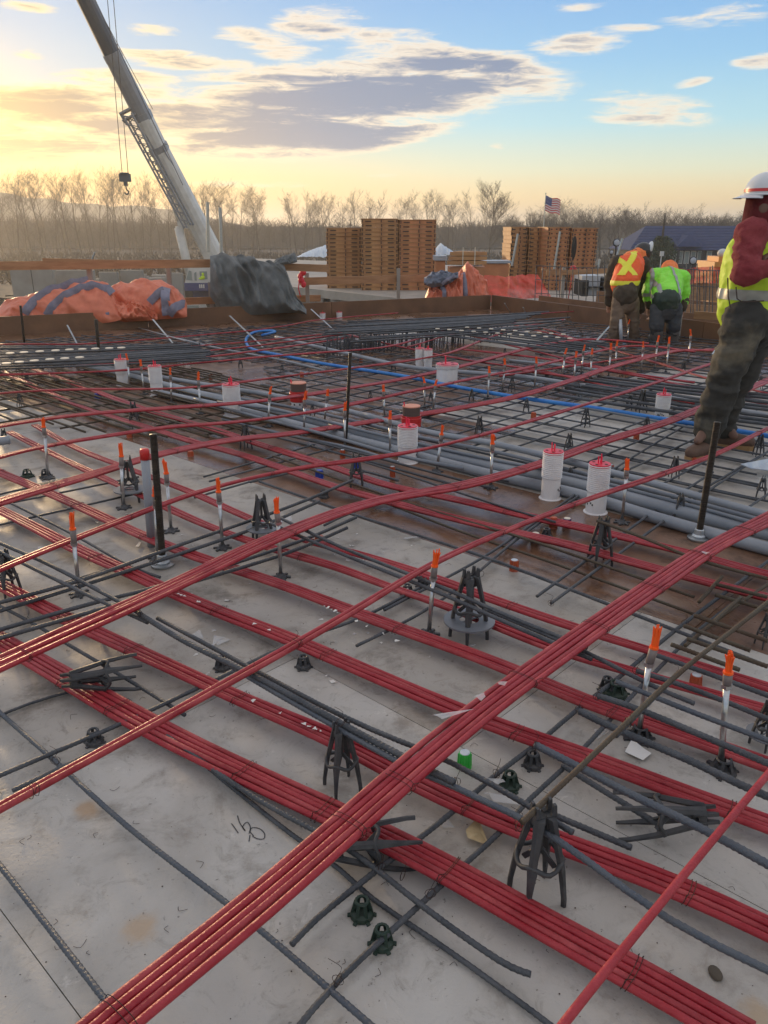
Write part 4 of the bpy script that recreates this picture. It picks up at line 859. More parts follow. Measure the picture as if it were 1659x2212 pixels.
A = [
 ([(150, 2290), (235, 2212), (560, 1950), (900, 1652), (1095, 1492), (1290, 1352), (1525, 1190), (1659, 1122), (1760, 1065)], 5, Z, 'thick red five-strand bundle crossing on top of everything from bottom left to the right edge', 9),
 ([(1160, 2290), (1215, 2212), (1440, 1935), (1659, 1672), (1720, 1600)], 1, .245, 'single red strand crossing the bottom right corner', 0),
 ([(-60, 1778), (0, 1745), (330, 1565), (560, 1435), (780, 1310), (950, 1210), (1130, 1132), (1300, 1068), (1400, 1035), (1560, 975), (1659, 925), (1760, 875)], 2, .236, 'red two-strand bundle passing the tall insert rod in the middle of the deck', 7),
 ([(-60, 1462), (0, 1435), (300, 1300), (590, 1163), (800, 1085, .20), (1000, 1048, .16), (1160, 1005, .14), (1300, 955, .14), (1430, 915, .16), (1500, 888, .18), (1659, 822, .2), (1760, 775, .2)], 5, Z, 'wide red bundle passing behind the flanged post at left and before the white sleeves', 9),
 ([(-60, 1256), (0, 1230), (160, 1165), (420, 1065), (640, 1012), (780, 993), (950, 963), (1150, 908), (1380, 838), (1500, 798), (1659, 742)], 2, Z, 'narrow red bundle crossing the front of the tall white sleeve', 7),
 ([(-60, 1105), (0, 1083), (200, 1025), (350, 980), (500, 950, .15), (640, 935, .11), (850, 903, .07), (1000, 880, .08), (1160, 845, .13), (1330, 790), (1430, 764), (1480, 756), (1560, 758)], 5, .18, 'flat red bundle arching towards the standing worker', 8),
 ([(-60, 1005), (0, 988), (120, 960), (340, 925), (500, 913), (700, 885), (960, 830), (1150, 792), (1300, 757), (1350, 748), (1410, 748), (1500, 760)], 3, .18, 'red bundle ending in an arch below the green-jacket worker', 7),
 ([(-60, 932), (0, 920), (200, 893), (500, 872), (680, 850, .15), (860, 820, .11), (1000, 790, .11), (1150, 750, .15), (1240, 735), (1300, 733), (1400, 742)], 4, .18, 'red bundle passing right behind the red-and-brown can and over the big white bucket', 7),
 ([(-60, 858), (0, 850), (160, 841), (400, 838), (600, 815), (800, 790), (960, 765), (1060, 728), (1150, 702), (1220, 690)], 2, .17, 'thin red bundle crossing behind the leftmost white sleeves', 4),
 ([(-60, 815), (0, 810), (250, 801), (420, 785), (640, 765), (830, 750), (930, 725), (1040, 712), (1100, 715)], 2, .17, 'thin red bundle just behind the first pair of sleeves', 4),
 ([(150, 792), (300, 782), (450, 770), (600, 752), (760, 728)], 2, .16, 'far red bundle running to the dark raised mat', 2),
 ([(220, 778), (400, 762), (560, 746), (740, 722)], 1, .16, 'far thin red tendon in front of the edge board', 0),
 ([(260, 760), (420, 748), (560, 736), (700, 722)], 1, .16, 'farther thin red tendon below the grey tarp', 0),
 ([(0, 744), (200, 742), (380, 728), (560, 712), (700, 690), (860, 676)], 1, .16, 'farthest red tendon near the edge board', 0),
 ([(1080, 812), (1240, 790), (1420, 765), (1600, 748)], 2, .12, 'red bundle among the orange-topped rods at right', 2),
 ([(880, 750), (1000, 716), (1150, 680), (1250, 672)], 1, .17, 'red tendon arching over the raised bar mat', 0),
]
for i, (pts, n, z, lab, ti) in enumerate(A): bundle(pts, n, z, lab, ties=ti, seed=i, sides=10 if i < 5 else 7)
Zb = .045
B = [
 ([(-70, 1345), (0, 1383), (150, 1468), (330, 1570), (620, 1712), (760, 1777), (900, 1842), (1200, 2010), (1440, 2140), (1620, 2245)], 5, 'red five-strand bundle nearest the camera running down to the bottom right corner'),
 ([(-60, 1230), (0, 1262), (91, 1310), (197, 1361), (350, 1432), (518, 1510), (737, 1603), (901, 1690), (1008, 1738), (1123, 1788), (1310, 1856), (1491, 1926), (1659, 2005), (1760, 2055)], 4, 'red bundle passing behind the nearest plastic chair'),
 ([(-60, 1075), (0, 1101), (157, 1181), (292, 1243), (365, 1276), (474, 1320), (605, 1371), (820, 1462), (1054, 1562), (1273, 1636), (1419, 1692), (1659, 1780), (1760, 1818)], 4, 'red bundle crossing the clear plastic scraps and under the thick bundle'),
 ([(-60, 995), (0, 1021), (164, 1090), (310, 1158), (437, 1207), (605, 1262), (820, 1343), (1065, 1430), (1255, 1512), (1382, 1556), (1659, 1652), (1760, 1690)], 4, 'red bundle running between the two chairs that carry grey discs'),
 ([(20, 933), (150, 998), (225, 1033), (437, 1130), (591, 1186), (737, 1228), (847, 1270), (956, 1306), (1123, 1371), (1251, 1418), (1440, 1472), (1659, 1535), (1760, 1562)], 3, 'red bundle just behind the middle disc-bearing chair'),
 ([(75, 918), (165, 968), (265, 1008), (400, 1058), (530, 1115), (646, 1164), (773, 1196), (938, 1248), (1054, 1291), (1200, 1342), (1309, 1378), (1419, 1410), (1659, 1485), (1760, 1515)], 3, 'red bundle in front of the brown wet strip'),
 ([(5, 803), (150, 868), (300, 918), (450, 963), (518, 981), (628, 1018), (744, 1058), (883, 1094), (1029, 1131), (1200, 1170), (1419, 1229), (1659, 1291), (1760, 1315)], 4, 'red bundle along the front of the brown wet strip'),
 ([(75, 798), (200, 843), (310, 883), (450, 923), (558, 959), (701, 1003), (847, 1051), (974, 1076), (1123, 1112), (1273, 1142), (1510, 1200), (1659, 1244), (1760, 1268)], 4, 'red bundle across the middle of the brown wet strip'),
 ([(720, 715), (860, 748), (1000, 776), (1160, 800), (1330, 838), (1500, 872)], 2, 'red bundle running away from the raised mat behind the white bucket'),
 ([(1000, 755), (1180, 775), (1350, 806), (1500, 838)], 3, 'red bundle in the tangle behind the orange-topped rods'),
 ([(860, 700), (1000, 722), (1160, 760), (1330, 800), (1500, 826)], 2, 'red bundle deep in the tangle right of the raised mat'),
 ([(1100, 700), (1230, 730), (1400, 778), (1520, 815), (1659, 850)], 2, 'red bundle passing below the two bending workers'),
 ([(1130, 800), (1290, 822), (1480, 846), (1659, 872)], 4, 'red bundle pair low behind the standing worker'),
 ([(1040, 690), (1160, 706), (1280, 745)], 1, 'thin red tendon at the far right end of the raised mat'),
]
for i, (pts, n, lab) in enumerate(B): bundle(pts, n, Zb + (.05 if i > 7 else 0), lab, ties=[7, 7, 7, 6, 4, 4, 3, 3, 0, 0, 0, 0, 0, 0][i], seed=30 + i, sides=9 if i < 6 else 6)

# ================================================================== REBAR
nbar = 0
def ribbed(path, r):
    N = len(path); n = 9; s = np.arange(N)[:, None] * .0045; th = np.arange(n)[None, :] * 2 * math.pi / n
    ph = (s / .0145 + 0.22 * np.cos(th)) % 1.0; rib = np.exp(-((ph - .5) / .17) ** 2)
    lon = np.exp(-((np.sin(th)) / .3) ** 2) * .0
    m = MB(); m.tube(path, r * (1 + .17 * rib + lon), n); return m
def rebar(pts, z, r, label, mt='rebar', group='steel reinforcing bars', near=None):
    global nbar; nbar += 1
    w = [P(p[0], p[1], p[2] if len(p) > 2 else z) for p in pts]; d = min(np.linalg.norm(q[:2]) for q in w)
    if near is None: near = d < 3.6
    if near:
        c = catmull(w, .09, 1); L = np.concatenate([[0], np.cumsum(np.linalg.norm(np.diff(c, axis=0), axis=1))]); s = np.arange(0, L[-1], .0045); c = np.stack([np.interp(s, L, c[:, i]) for i in range(3)], 1); m = ribbed(c, r)
    else: m = MB(); m.tube(catmull(w, .25, 1), r, 6)
    return tag(link('rebar', (m, True), M[mt]), label, 'rebar', group)
T1 = [
 ([(-40, 1500), (0, 1540), (120, 1645), (280, 1790), (540, 1990), (680, 2110), (830, 2240)], .03, .0085, 'long grey-blue bar on the bare deck running from the left edge to the bottom centre', 'rebar_blue'),
 ([(-40, 1822), (0, 1870), (110, 2010), (225, 2158), (290, 2240)], .03, .0085, 'grey-blue bar crossing the bottom left corner', 'rebar_blue'),
 ([(330, 1560), (518, 1714), (628, 1802), (740, 1880), (799, 1940), (937, 2030), (1187, 2212), (1230, 2250)], .012, .0075, 'bar on the deck below the near bundle, reaching the bottom edge', 'rebar'),
 ([(360, 1590), (560, 1730), (737, 1823), (829, 1890), (910, 1956), (1043, 2052), (1105, 2090), (1148, 2105)], .045, .0085, 'bar that ends bent up near the bottom centre right', 'rebar'),
 ([(-40, 1692), (0, 1675), (130, 1620), (270, 1560), (420, 1490), (520, 1442), (650, 1380), (780, 1335), (905, 1270)], .04, .0085, 'dark bar running from the left edge under the near bundle and the chair foot', 'rebar'),
 ([(27, 1708), (150, 1650), (330, 1562), (420, 1515)], .055, .008, 'short bar with its cut end beside the two-strand bundle at left', 'rebar'),
 ([(-20, 1555), (60, 1520), (175, 1487)], .01, .006, 'thin bar lying flat at the left edge of the deck', 'rebar'),
 ([(620, 2250), (730, 2115), (876, 1984), (930, 1933), (1011, 1860), (1088, 1791), (1131, 1737), (1218, 1660), (1309, 1565), (1375, 1492), (1437, 1430), (1491, 1376), (1600, 1290)], .03, .0085, 'bar rising from the bottom edge past the green plastic feet to the right', 'rebar'),
 ([(630, 2040), (682, 1985), (752, 1929), (825, 1871), (894, 1820), (992, 1743), (1072, 1671), (1149, 1616), (1251, 1529), (1338, 1463), (1393, 1416), (1480, 1345), (1659, 1212)], .035, .009, 'bar with its rusty end showing below the near red crossing', 'rebar'),
 ([(1127, 1777), (1258, 1653), (1357, 1558), (1459, 1460), (1601, 1347), (1659, 1300), (1740, 1240)], .262, .0085, 'rust-brown bar resting on top of the near right chair', 'rebar_rust'),
 ([(1330, 1590), (1400, 1520), (1470, 1452), (1610, 1340), (1700, 1275)], .25, .008, 'bar tied beside the rust-brown bar at right', 'rebar'),
 ([(300, 1325), (400, 1387), (545, 1457), (735, 1562), (900, 1650), (985, 1692)], .212, .011, 'heavy ribbed bar carried by the nearest standing chair', 'rebar'),
 ([(340, 1335), (545, 1445), (735, 1545), (860, 1600), (975, 1645), (1140, 1740), (1240, 1800)], .19, .009, 'bar alongside the heavy ribbed bar', 'rebar'),
 ([(500, 1440), (600, 1500), (735, 1575), (860, 1648), (985, 1700), (1054, 1735), (1145, 1776), (1273, 1861), (1441, 1988), (1659, 2095), (1740, 2135)], .20, .0095, 'long ribbed bar over the near right chair down to the right edge', 'rebar_blue'),
 ([(1156, 1609), (1265, 1664), (1382, 1726), (1528, 1795), (1659, 1868), (1740, 1910)], .2, .012, 'thickest twisted-rib bar right of the thick red bundle', 'rebar_blue'),
 ([(1251, 1536), (1346, 1583), (1491, 1642), (1601, 1697), (1720, 1745)], .2, .012, 'thick ribbed bar passing the leaning insert rod', 'rebar'),
 ([(1291, 1503), (1382, 1532), (1521, 1591), (1659, 1649), (1740, 1685)], .2, .011, 'thick ribbed bar between the two nearest insert rods', 'rebar'),
 ([(1330, 1472), (1420, 1508), (1500, 1540), (1659, 1600), (1740, 1628)], .2, .0095, 'ribbed bar behind the nearest insert rod', 'rebar_blue'),
 ([(1375, 1449), (1510, 1492), (1659, 1554), (1740, 1585)], .2, .0095, 'ribbed bar in the dense group at the right edge', 'rebar'),
 ([(1419, 1416), (1530, 1455), (1659, 1503), (1740, 1530)], .2, .0095, 'ribbed bar farther back in the group at the right edge', 'rebar'),
 ([(1215, 1653), (1300, 1706), (1380, 1755), (1430, 1785)], .04, .010, 'dark bar end lying beside the toppled chair', 'rebar'),
 ([(1200, 1762), (1290, 1800), (1368, 1833)], .04, .010, 'short dark bar end below the toppled chair', 'rebar'),
 ([(1054, 1318), (1218, 1388), (1290, 1420), (1400, 1478), (1500, 1520)], .2, .0085, 'bar meeting the thick bundle from the left at mid right', 'rebar'),
 ([(603, 1118), (737, 1182), (938, 1262), (1054, 1312), (1123, 1342), (1270, 1400)], .21, .009, 'bar over the middle disc-bearing chair, upper of a pair', 'rebar'),
 ([(583, 1130), (737, 1196), (938, 1276), (1123, 1358), (1280, 1425)], .2, .009, 'bar over the middle disc-bearing chair, lower of a pair', 'rebar'),
 ([(-40, 1152), (0, 1174), (95, 1214), (255, 1298), (303, 1326)], .205, .0095, 'bar on the left chairs passing the leftmost insert rod', 'rebar'),
 ([(-40, 1172), (60, 1222), (200, 1290), (320, 1345)], .2, .009, 'second bar on the left chairs passing the leftmost insert rod', 'rebar'),
 ([(15, 1083), (146, 1148), (237, 1199), (292, 1229), (346, 1247)], .05, .008, 'bar on the deck behind the leftmost insert rod', 'rebar'),
 ([(-20, 1300), (60, 1340), (160, 1400), (280, 1470), (400, 1545)], .03, .008, 'bar passing under the toppled chair at left', 'rebar'),
 ([(760, 990), (860, 1020), (1054, 1085), (1200, 1128)], .06, .008, 'bar across the wet brown strip near the white sleeve', 'rebar'),
 ([(590, 985), (760, 1045), (940, 1105), (1123, 1160), (1300, 1220), (1500, 1290)], .05, .008, 'bar along the wet brown strip in front of the sleeves', 'rebar_rust'),
 ([(560, 1040), (760, 1110), (930, 1165), (1080, 1215), (1300, 1300), (1480, 1370), (1659, 1440)], .04, .009, 'bar along the lower side of the brown strip', 'rebar'),
 ([(830, 1085), (1000, 1150), (1163, 1205), (1350, 1272), (1659, 1385)], .03, .008, 'thin bar lying in the brown strip', 'rebar_rust'),
 ([(1290, 1125), (1400, 1165), (1480, 1200), (1560, 1225), (1659, 1250)], .22, .0085, 'bar resting on the chair in the brown strip', 'rebar_rust'),
 ([(1190, 1303), (1290, 1230), (1380, 1165), (1470, 1100), (1560, 1040), (1659, 975)], .04, .0085, 'bar crossing the brown strip towards the right flanged post', 'rebar'),
 ([(1160, 1288), (1260, 1215), (1350, 1150), (1440, 1085), (1540, 1020)], .04, .0085, 'parallel bar crossing the brown strip', 'rebar'),
 ([(830, 1318), (960, 1250), (1050, 1200), (1190, 1105), (1300, 1030), (1420, 955), (1540, 885)], .035, .008, 'long bar from the middle chair away to the right', 'rebar'),
 ([(770, 1395), (900, 1330), (1010, 1255), (1110, 1170), (1230, 1085), (1350, 1010)], .035, .008, 'bar in front of the middle disc-bearing chair', 'rebar'),
 ([(700, 1135), (775, 1100), (880, 1070), (960, 1045)], .03, .008, 'bar behind the thick red bundle near the blue caps', 'rebar'),
 ([(1480, 1395), (1560, 1330), (1659, 1262)], .05, .0085, 'short bar in the brown corner at the right edge', 'rebar_rust'),
]
for k, (a, b) in enumerate([((1545, 1285), (1659, 1318)), ((1500, 1330), (1659, 1385)), ((1478, 1352), (1620, 1405)), ((1510, 1300), (1560, 1245)), ((1540, 1345), (1600, 1290)), ((1485, 1380), (1659, 1440)), ((1545, 1262), (1659, 1290)), ((1450, 1392), (1600, 1448))]):
    T1.append(([a, b], .10 + .02 * (k % 3), .0095, 'rusty bar of the tangled hoops at the right edge, ' + ['top', 'second from top', 'left end', 'steep', 'steep front', 'lowest', 'farthest back', 'lowest left'][k], 'rebar_rust'))
# four thick bars left of the flanged post
for k, (a, b, c, d) in enumerate([((-40, 1332), (164, 1269), (335, 1214), (560, 1138)), ((-40, 1372), (210, 1300), (358, 1263), (640, 1172)), ((-40, 1390), (230, 1312), (400, 1262), (620, 1195)), ((-40, 1312), (180, 1252), (380, 1180), (632, 1092))]):
    T1.append(([a, b, c, d, (d[0] + 130, d[1] - 55)], .06 + .01 * k, .0105, 'dark thick bar beside the left flanged post, %s of four' % ['second', 'third', 'nearest', 'farthest'][k], 'rebar'))
for k, (a, b) in enumerate([((-20, 1072), (285, 1004)), ((-20, 1095), (300, 1030)), ((440, 1030), (680, 960)), ((452, 1040), (720, 968)), ((540, 1042), (780, 985)), ((420, 1075), (640, 1012)), ((-20, 1138), (300, 1065)), ((60, 1052), (260, 1008)), ((130, 1262), (330, 1200)), ((620, 1148), (850, 1080))]):
    T1.append(([a, b], .04, .008, 'dark bar %s' % ['low at the left edge behind the leftmost insert rod', 'low at the left edge, second from the back', 'with cut end right of the red-capped pipe, back one', 'with cut end right of the red-capped pipe, front one', 'with cut end before the wet patch', 'short and low behind the wide red bundle', 'passing the foot of the left rods', 'short, in the dark left part of the deck', 'short, beside the left flanged post', 'short, left of the blue caps'][k], 'rebar'))
for pts, z, r, lab, mt in T1: rebar(pts, z, r * .80, lab, mt)

# generated lower mat on the rest of the deck
def inpoly(p, poly):
    c = False
    for i in range(len(poly)):
        a, b = poly[i], poly[i - 1]
        if (a[1] > p[1]) != (b[1] > p[1]) and p[0] < (b[0] - a[0]) * (p[1] - a[1]) / (b[1] - a[1]) + a[0]: c = not c
    return c
def clipline(o, d, poly):
    ts = []
    for i in range(len(poly)):
        a, b = np.array(poly[i - 1]), np.array(poly[i]); e = b - a; den = d[0] * e[1] - d[1] * e[0]
        if abs(den) < 1e-9: continue
        w = a - o; t = (w[0] * e[1] - w[1] * e[0]) / den; u = (w[0] * d[1] - w[1] * d[0]) / den
        if 0 <= u <= 1: ts.append(t)
    return (min(ts), max(ts)) if len(ts) >= 2 else None
def lines(region, d, perp, spacing, z, r, label, group, mt='rebar', pair=0, jit=.02, start=0):
    poly = [tuple(P(x, y, 0)[:2]) for x, y in region]; s = [np.dot(perp, p) for p in poly]; q = min(s) + spacing * (.4 + start); n = 0
    while q < max(s):
        for k in range(1 + (pair and rng.random() < pair)):
            o = perp * (q + k * .03 + rng.uniform(-jit, jit)); t = clipline(o, d, poly)
            if t and t[1] - t[0] > .35:
                t0, t1 = t[0] + rng.uniform(0, .2), t[1] - rng.uniform(0, .2); ang = rng.uniform(-.006, .006); dd = d + perp * ang; a = o + dd * t0; b = o + dd * t1; zz = z + rng.uniform(-.004, .004)
                mid = (a + b) / 2 + perp * rng.uniform(-.006, .006); m = MB(); m.tube(catmull([(*a, zz), (*mid, zz + .004), (*b, zz)], .5), r, 6); tag(link('rebar', (m, True), M[mt]), label, 'rebar', group); n += 1
        q += spacing * rng.uniform(.85, 1.15)
    return n
RM = [(560, 800), (700, 740), (1000, 765), (1230, 800), (1700, 905), (1700, 1140), (1300, 1062), (850, 950), (560, 855)]
lines(RM, AD, BD, .27, .034, .0072, 'dark bar of the open grid over the pale grey deck at mid right', 'bars of the open grid')
lines(RM, BD, AD, .26, .022, .0072, 'dark cross bar of the open grid over the pale grey deck at mid right', 'cross bars of the open grid', pair=.5)
RL = [(-60, 800), (440, 800), (640, 870), (560, 960), (330, 960), (-60, 920)]
lines(RL, BD, AD, .10, .05, .0085, 'brownish bar in the hazy dense mat at the left', 'bars of the dense left mat', 'rebar_rust', jit=.03)
lines(RL, AD, BD, .5, .03, .008, 'brownish cross bar in the hazy dense mat at the left', 'cross bars of the dense left mat', 'rebar_rust')
RF = [(-60, 742), (640, 702), (820, 690), (820, 760), (540, 790), (300, 790), (-60, 800)]
lines(RF, AD, BD, .26, .02, .008, 'dark bar on the deck near the far left edge board', 'bars by the far edge board')
lines(RF, BD, AD, .2, .035, .008, 'dark cross bar on the deck near the far left edge board', 'cross bars by the far edge board')
RR = [(1150, 690), (1560, 735), (1700, 760), (1700, 900), (1250, 800), (1130, 770)]
lines(RR, AD, BD, .32, .03, .008, 'dark bar in the tangle under the bending workers', 'bars under the workers')
lines(RR, BD, AD, .24, .045, .008, 'dark cross bar in the tangle under the bending workers', 'cross bars under the workers')
RQ = [(560, 870), (850, 960), (1180, 1040), (1120, 1075), (840, 1050), (600, 960), (520, 900)]
lines(RQ, BD, AD, .15, .03, .008, 'dark bar among the grey conduits', 'bars among the grey conduits')
# raised mats
def raised(p0, p1, q0, q1, n, z, r, label, group, mt='rebar', dz=.0):
    for k in range(n):
        f = k / (n - 1) if n > 1 else 0; a = P(p0[0] + (q0[0] - p0[0]) * f, p0[1] + (q0[1] - p0[1]) * f, z); b = P(p1[0] + (q1[0] - p1[0]) * f, p1[1] + (q1[1] - p1[1]) * f, z); d = (b - a)
        a = a + d * rng.uniform(-.02, .03); b = b + d * rng.uniform(-.05, .02); a[2] += rng.uniform(-.012, .012) + dz * f; b[2] += rng.uniform(-.012, .012) + dz * f; mid = (a + b) / 2 + np.array([0, rng.uniform(-.02, .02), -.008])
        m = MB(); m.tube(catmull([a, mid, b], .5), r, 7); tag(link('rebar', (m, True), M[mt]), label, 'rebar', group)
raised((-60, 752), (420, 744), (-60, 790), (470, 762), 12, .24, .011, 'dark thick bar of the raised mat at the far left, below the edge board', 'raised mat far left')
raised((-60, 790), (470, 768), (-60, 800), (460, 775), 4, .22, .010, 'dark bar at the front of the far left raised mat', 'raised mat far left')
raised((760, 697), (1180, 674), (690, 722), (1100, 697), 13, .25, .012, 'dark bar of the raised mat in front of the far corner, long upper layer', 'raised mat at the far corner')
raised((830, 712), (1240, 686), (760, 738), (1180, 708), 6, .22, .012, 'dark bar of the raised mat in front of the far corner, lower layer', 'raised mat at the far corner')
raised((860, 712), (1240, 762), (1000, 700), (1330, 744), 9, .18, .010, 'dark bar running right from the raised mat at the far corner', 'bars right of the raised mat')
raised((1290, 812), (1700, 858), (1250, 835), (1700, 890), 5, .13, .014, 'thick dark ribbed bar behind the right white sleeve', 'thick bars behind the right sleeve')
raised((1215, 838), (1700, 905), (1190, 850), (1700, 925), 3, .10, .014, 'thick dark bar in front of the right white sleeve', 'thick bars behind the right sleeve')
# stirrup legs below the raised mats: too many to pick apart
m = MB()
for k in range(230):
    f = rng.random(); g_ = rng.random()
    if k < 90: x, y = -40 + 480 * f, 800 - 26 * f + 8 * g_; z1 = .2
    else: x, y = 700 + 400 * f, 762 - 34 * f + 12 * g_; z1 = .2
    p = P(x, y, 0); m.tube([(p[0], p[1], 0), (p[0] + .01, p[1], z1)], .008, 5)
struct(link('stirrup_legs', m, M['rebar']), 'stuff')
# vertical bar cage behind the corner and right fence
def cage(x0, x1, yt, yb, Y, n, lab, rows=2, seed=0):
    root = thing('bar_cage', lab, 'rebar cage', (0, 0, 0)); r_ = random.Random(seed)
    for k in range(n):
        x = x0 + (x1 - x0) * (k + r_.uniform(-.2, .2)) / (n - 1); a = PD(x, yt + r_.uniform(-4, 14), Y + r_.uniform(-.2, .2)); b = PD(x + r_.uniform(-6, 4), yb, Y + r_.uniform(-.2, .2)); m = MB(); m.tube([a, b], .009, 5); link('bar', m, M['rebar'], root)
    for k in range(rows):
        y = yt + 10 + (yb - yt) * .3 * k; m = MB(); m.tube([PD(x0 - 3, y - 2, Y), PD((x0 + x1) / 2, y + 2, Y), PD(x1 + 3, y + 3, Y)], .007, 5); link('cross_bar', m, M['rebar'], root)
cage(1160, 1318, 566, 665, 16.6, 13, 'cage of thin upright bars between the red net and the orange-vest worker', 3, 1)
cage(1385, 1480, 584, 690, 13.6, 6, 'upright bars just behind the green-jacket worker', 1, 2); cage(1478, 1560, 572, 690, 13.0, 13, 'dense upright bars left of the standing worker', 2, 3)

# ================================================================== PIPES
def pipe(pts, z, r, label, mt, group=None, cat='conduit', couple=()):
    c = wpath(pts, z, .12, 2); root = thing('conduit', label, cat, (0, 0, 0), 0, group); m = MB(); m.tube(c, r, 14 if r > .02 else 9); link('pipe', (m, True), M[mt], root)
    for f in couple:
        i = int(f * (len(c) - 4)); m = MB(); m.tube(c[i:i + 3], r * 1.14, 14); link('coupling', (m, True), M[mt], root)
gC = 'grey conduits across the deck'
pipe([(170, 786), (300, 818), (430, 852), (518, 872), (646, 903), (759, 932), (883, 964), (1054, 1005), (1200, 1033), (1309, 1061), (1437, 1097), (1659, 1152), (1760, 1178)], .055, .038, 'fat grey conduit, the back one of the two fattest, running behind the sleeves', 'conduit', gC, couple=(.3, .62))
pipe([(330, 846), (430, 868), (518, 886), (646, 919), (759, 948), (883, 979), (1054, 1024), (1188, 1053), (1290, 1078), (1419, 1120), (1659, 1186), (1760, 1212)], .034, .033, 'fat grey conduit, the front one of the two fattest', 'conduit', gC, couple=(.45,))
pipe([(170, 782), (300, 806), (450, 832), (600, 856), (759, 890), (938, 937), (1054, 955), (1163, 981), (1346, 1027), (1491, 1067), (1659, 1114), (1760, 1140)], .07, .022, 'medium grey conduit at the far side of the conduit run', 'conduit', gC, couple=(.6,))
pipe([(250, 808), (430, 846), (600, 874), (759, 908), (938, 952), (1054, 972), (1200, 1008), (1380, 1052), (1659, 1128), (1740, 1150)], .06, .013, 'thin dark conduit in the middle of the conduit run', 'conduit_thin', gC)
pipe([(470, 868), (620, 890), (780, 930), (938, 966), (1054, 992), (1200, 1018), (1400, 1068), (1659, 1138)], .10, .011, 'thin dark conduit lying along the fat ones', 'conduit_thin', gC)
pipe([(420, 862), (560, 902), (700, 938), (860, 984), (1000, 1012)], .12, .012, 'thin dark conduit in front, ending at the tall white sleeve', 'conduit_thin', gC)
pipe([(480, 905), (620, 940), (760, 968), (860, 1000)], .03, .012, 'low thin conduit along the brown wet edge', 'conduit_thin', gC)
pipe([(596, 728), (680, 748), (760, 766), (900, 795), (1123, 813), (1250, 832), (1400, 852), (1659, 898), (1740, 915)], .10, .022, 'long grey conduit farther back, behind the blue pipe', 'conduit', gC, couple=(.5,))
pipe([(380, 730), (470, 752), (600, 776), (700, 800)], .06, .013, 'thin grey conduit from under the far left mat', 'conduit', gC)
pipe([(1100, 778), (1230, 792), (1400, 812), (1500, 826)], .08, .016, 'grey conduit low in the tangle behind the rods', 'conduit', gC)
pipe([(1180, 868), (1330, 893), (1500, 925), (1659, 958)], .05, .010, 'thin grey conduit under the blue pipe', 'conduit_thin', gC)
pipe([(566, 724), (600, 716), (582, 714), (552, 716), (534, 728), (532, 742), (548, 756), (600, 766), (700, 786), (870, 812), (960, 831), (1123, 859), (1290, 882), (1410, 902), (1530, 920), (1659, 942), (1760, 958)], .06, .019, 'bright blue flexible pipe curling at its far end and snaking to the right edge', 'blue', 'blue pipe', 'blue pipe')
pipe([(-30, 958), (6, 952), (20, 950)], .12, .03, 'end of a grey pipe sticking in at the left edge', 'conduit', gC)

# ================================================================== REBAR CHAIRS
def chair_meshes(h=.25, disc=False, rb=.064):
    parts = {}; z1 = h * .93
    legs = []
    for k in range(4):
        a = k * math.pi / 2 + math.pi / 4; m = MB(); ca, sa = math.cos(a), math.sin(a); G = []
        for f in (0, .1, .25, .42, .48, .55, .75, 1):
            rr = float(np.interp(f, [0, .1, .45, 1], [rb, rb * .99, rb * .82, .022])); z = f * z1; wd = float(np.interp(f, [0, .35, .48, .6, 1], [.0045, .008, .012, .0085, .013])); th_ = .006 + .003 * f
            c = np.array([rr * ca, rr * sa, z]); t = np.array([-sa, ca, 0]); n = np.array([ca, sa, 0]); G.append([c + t * wd + n * th_ * .4, c + n * th_, c - t * wd + n * th_ * .4, c - t * wd * .7 - n * th_, c + t * wd * .7 - n * th_])
        m.grid(np.array(G), wrap=True); m.add(G[0], [[0, 1, 2, 3, 4]]); m.add(G[-1], [[4, 3, 2, 1, 0]]); legs.append(m.mesh('leg'))
    m = MB(); rr = rb * .80; th = np.linspace(0, 2 * math.pi, 25); 
    ringz = lambda a: h * .43 - .10 * h * abs(math.sin(2 * (a - math.pi / 4)))**1.5 * 0 - .06 * h * (math.cos(4 * (a - math.pi / 4)) * .5 + .5) * -1
    m.tube([(rr * math.cos(a), rr * math.sin(a), ringz(a)) for a in th], .0058, 6, cap=False); parts['ring'] = m.mesh('ring', True)
    m = MB()
    for s in (-1, 1):
        for q in (-1, 1):
            m.prism([(s * .004, q * .006), (s * .026, q * .006), (s * .026, q * .014), (s * .004, q * .014)][::(1 if s * q > 0 else -1)], z1 - .035, z1 + .002)
            m.add([(s * .013, q * .006, z1), (s * .027, q * .006, z1), (s * .024, q * .006, h + .012), (s * .018, q * .006, h + .012), (s * .013, q * .015, z1), (s * .027, q * .015, z1), (s * .024, q * .015, h + .012), (s * .018, q * .015, h + .012)], [[0, 1, 2, 3], [7, 6, 5, 4], [1, 0, 4, 5], [2, 1, 5, 6], [3, 2, 6, 7], [0, 3, 7, 4]])
    m.box((0, 0, z1 - .012), (.05, .022, .02)); m.tube([(0, 0, h * .55), (0, 0, z1 - .01)], .007, 6); m.bar((0, 0, h * .56), (rb * .4, rb * .4, h * .40), .005, .012); m.bar((0, 0, h * .56), (-rb * .4, rb * .4, h * .40), .005, .012); m.bar((0, 0, h * .56), (rb * .4, -rb * .4, h * .40), .005, .012); m.bar((0, 0, h * .56), (-rb * .4, -rb * .4, h * .40), .005, .012)
    parts['saddle'] = m.mesh('saddle')
    if disc:
        m = MB(); m.lathe([(.034, h * .27), (.088, h * .26), (.088, h * .285), (.034, h * .295), (.034, h * .27)], n=28, capb=False, capt=False); m.bar((-.036, 0, h * .28), (.036, 0, h * .28), .005, .006); parts['disc'] = m.mesh('disc', False)
    return legs, parts
CH = {False: chair_meshes(), True: chair_meshes(disc=True)}
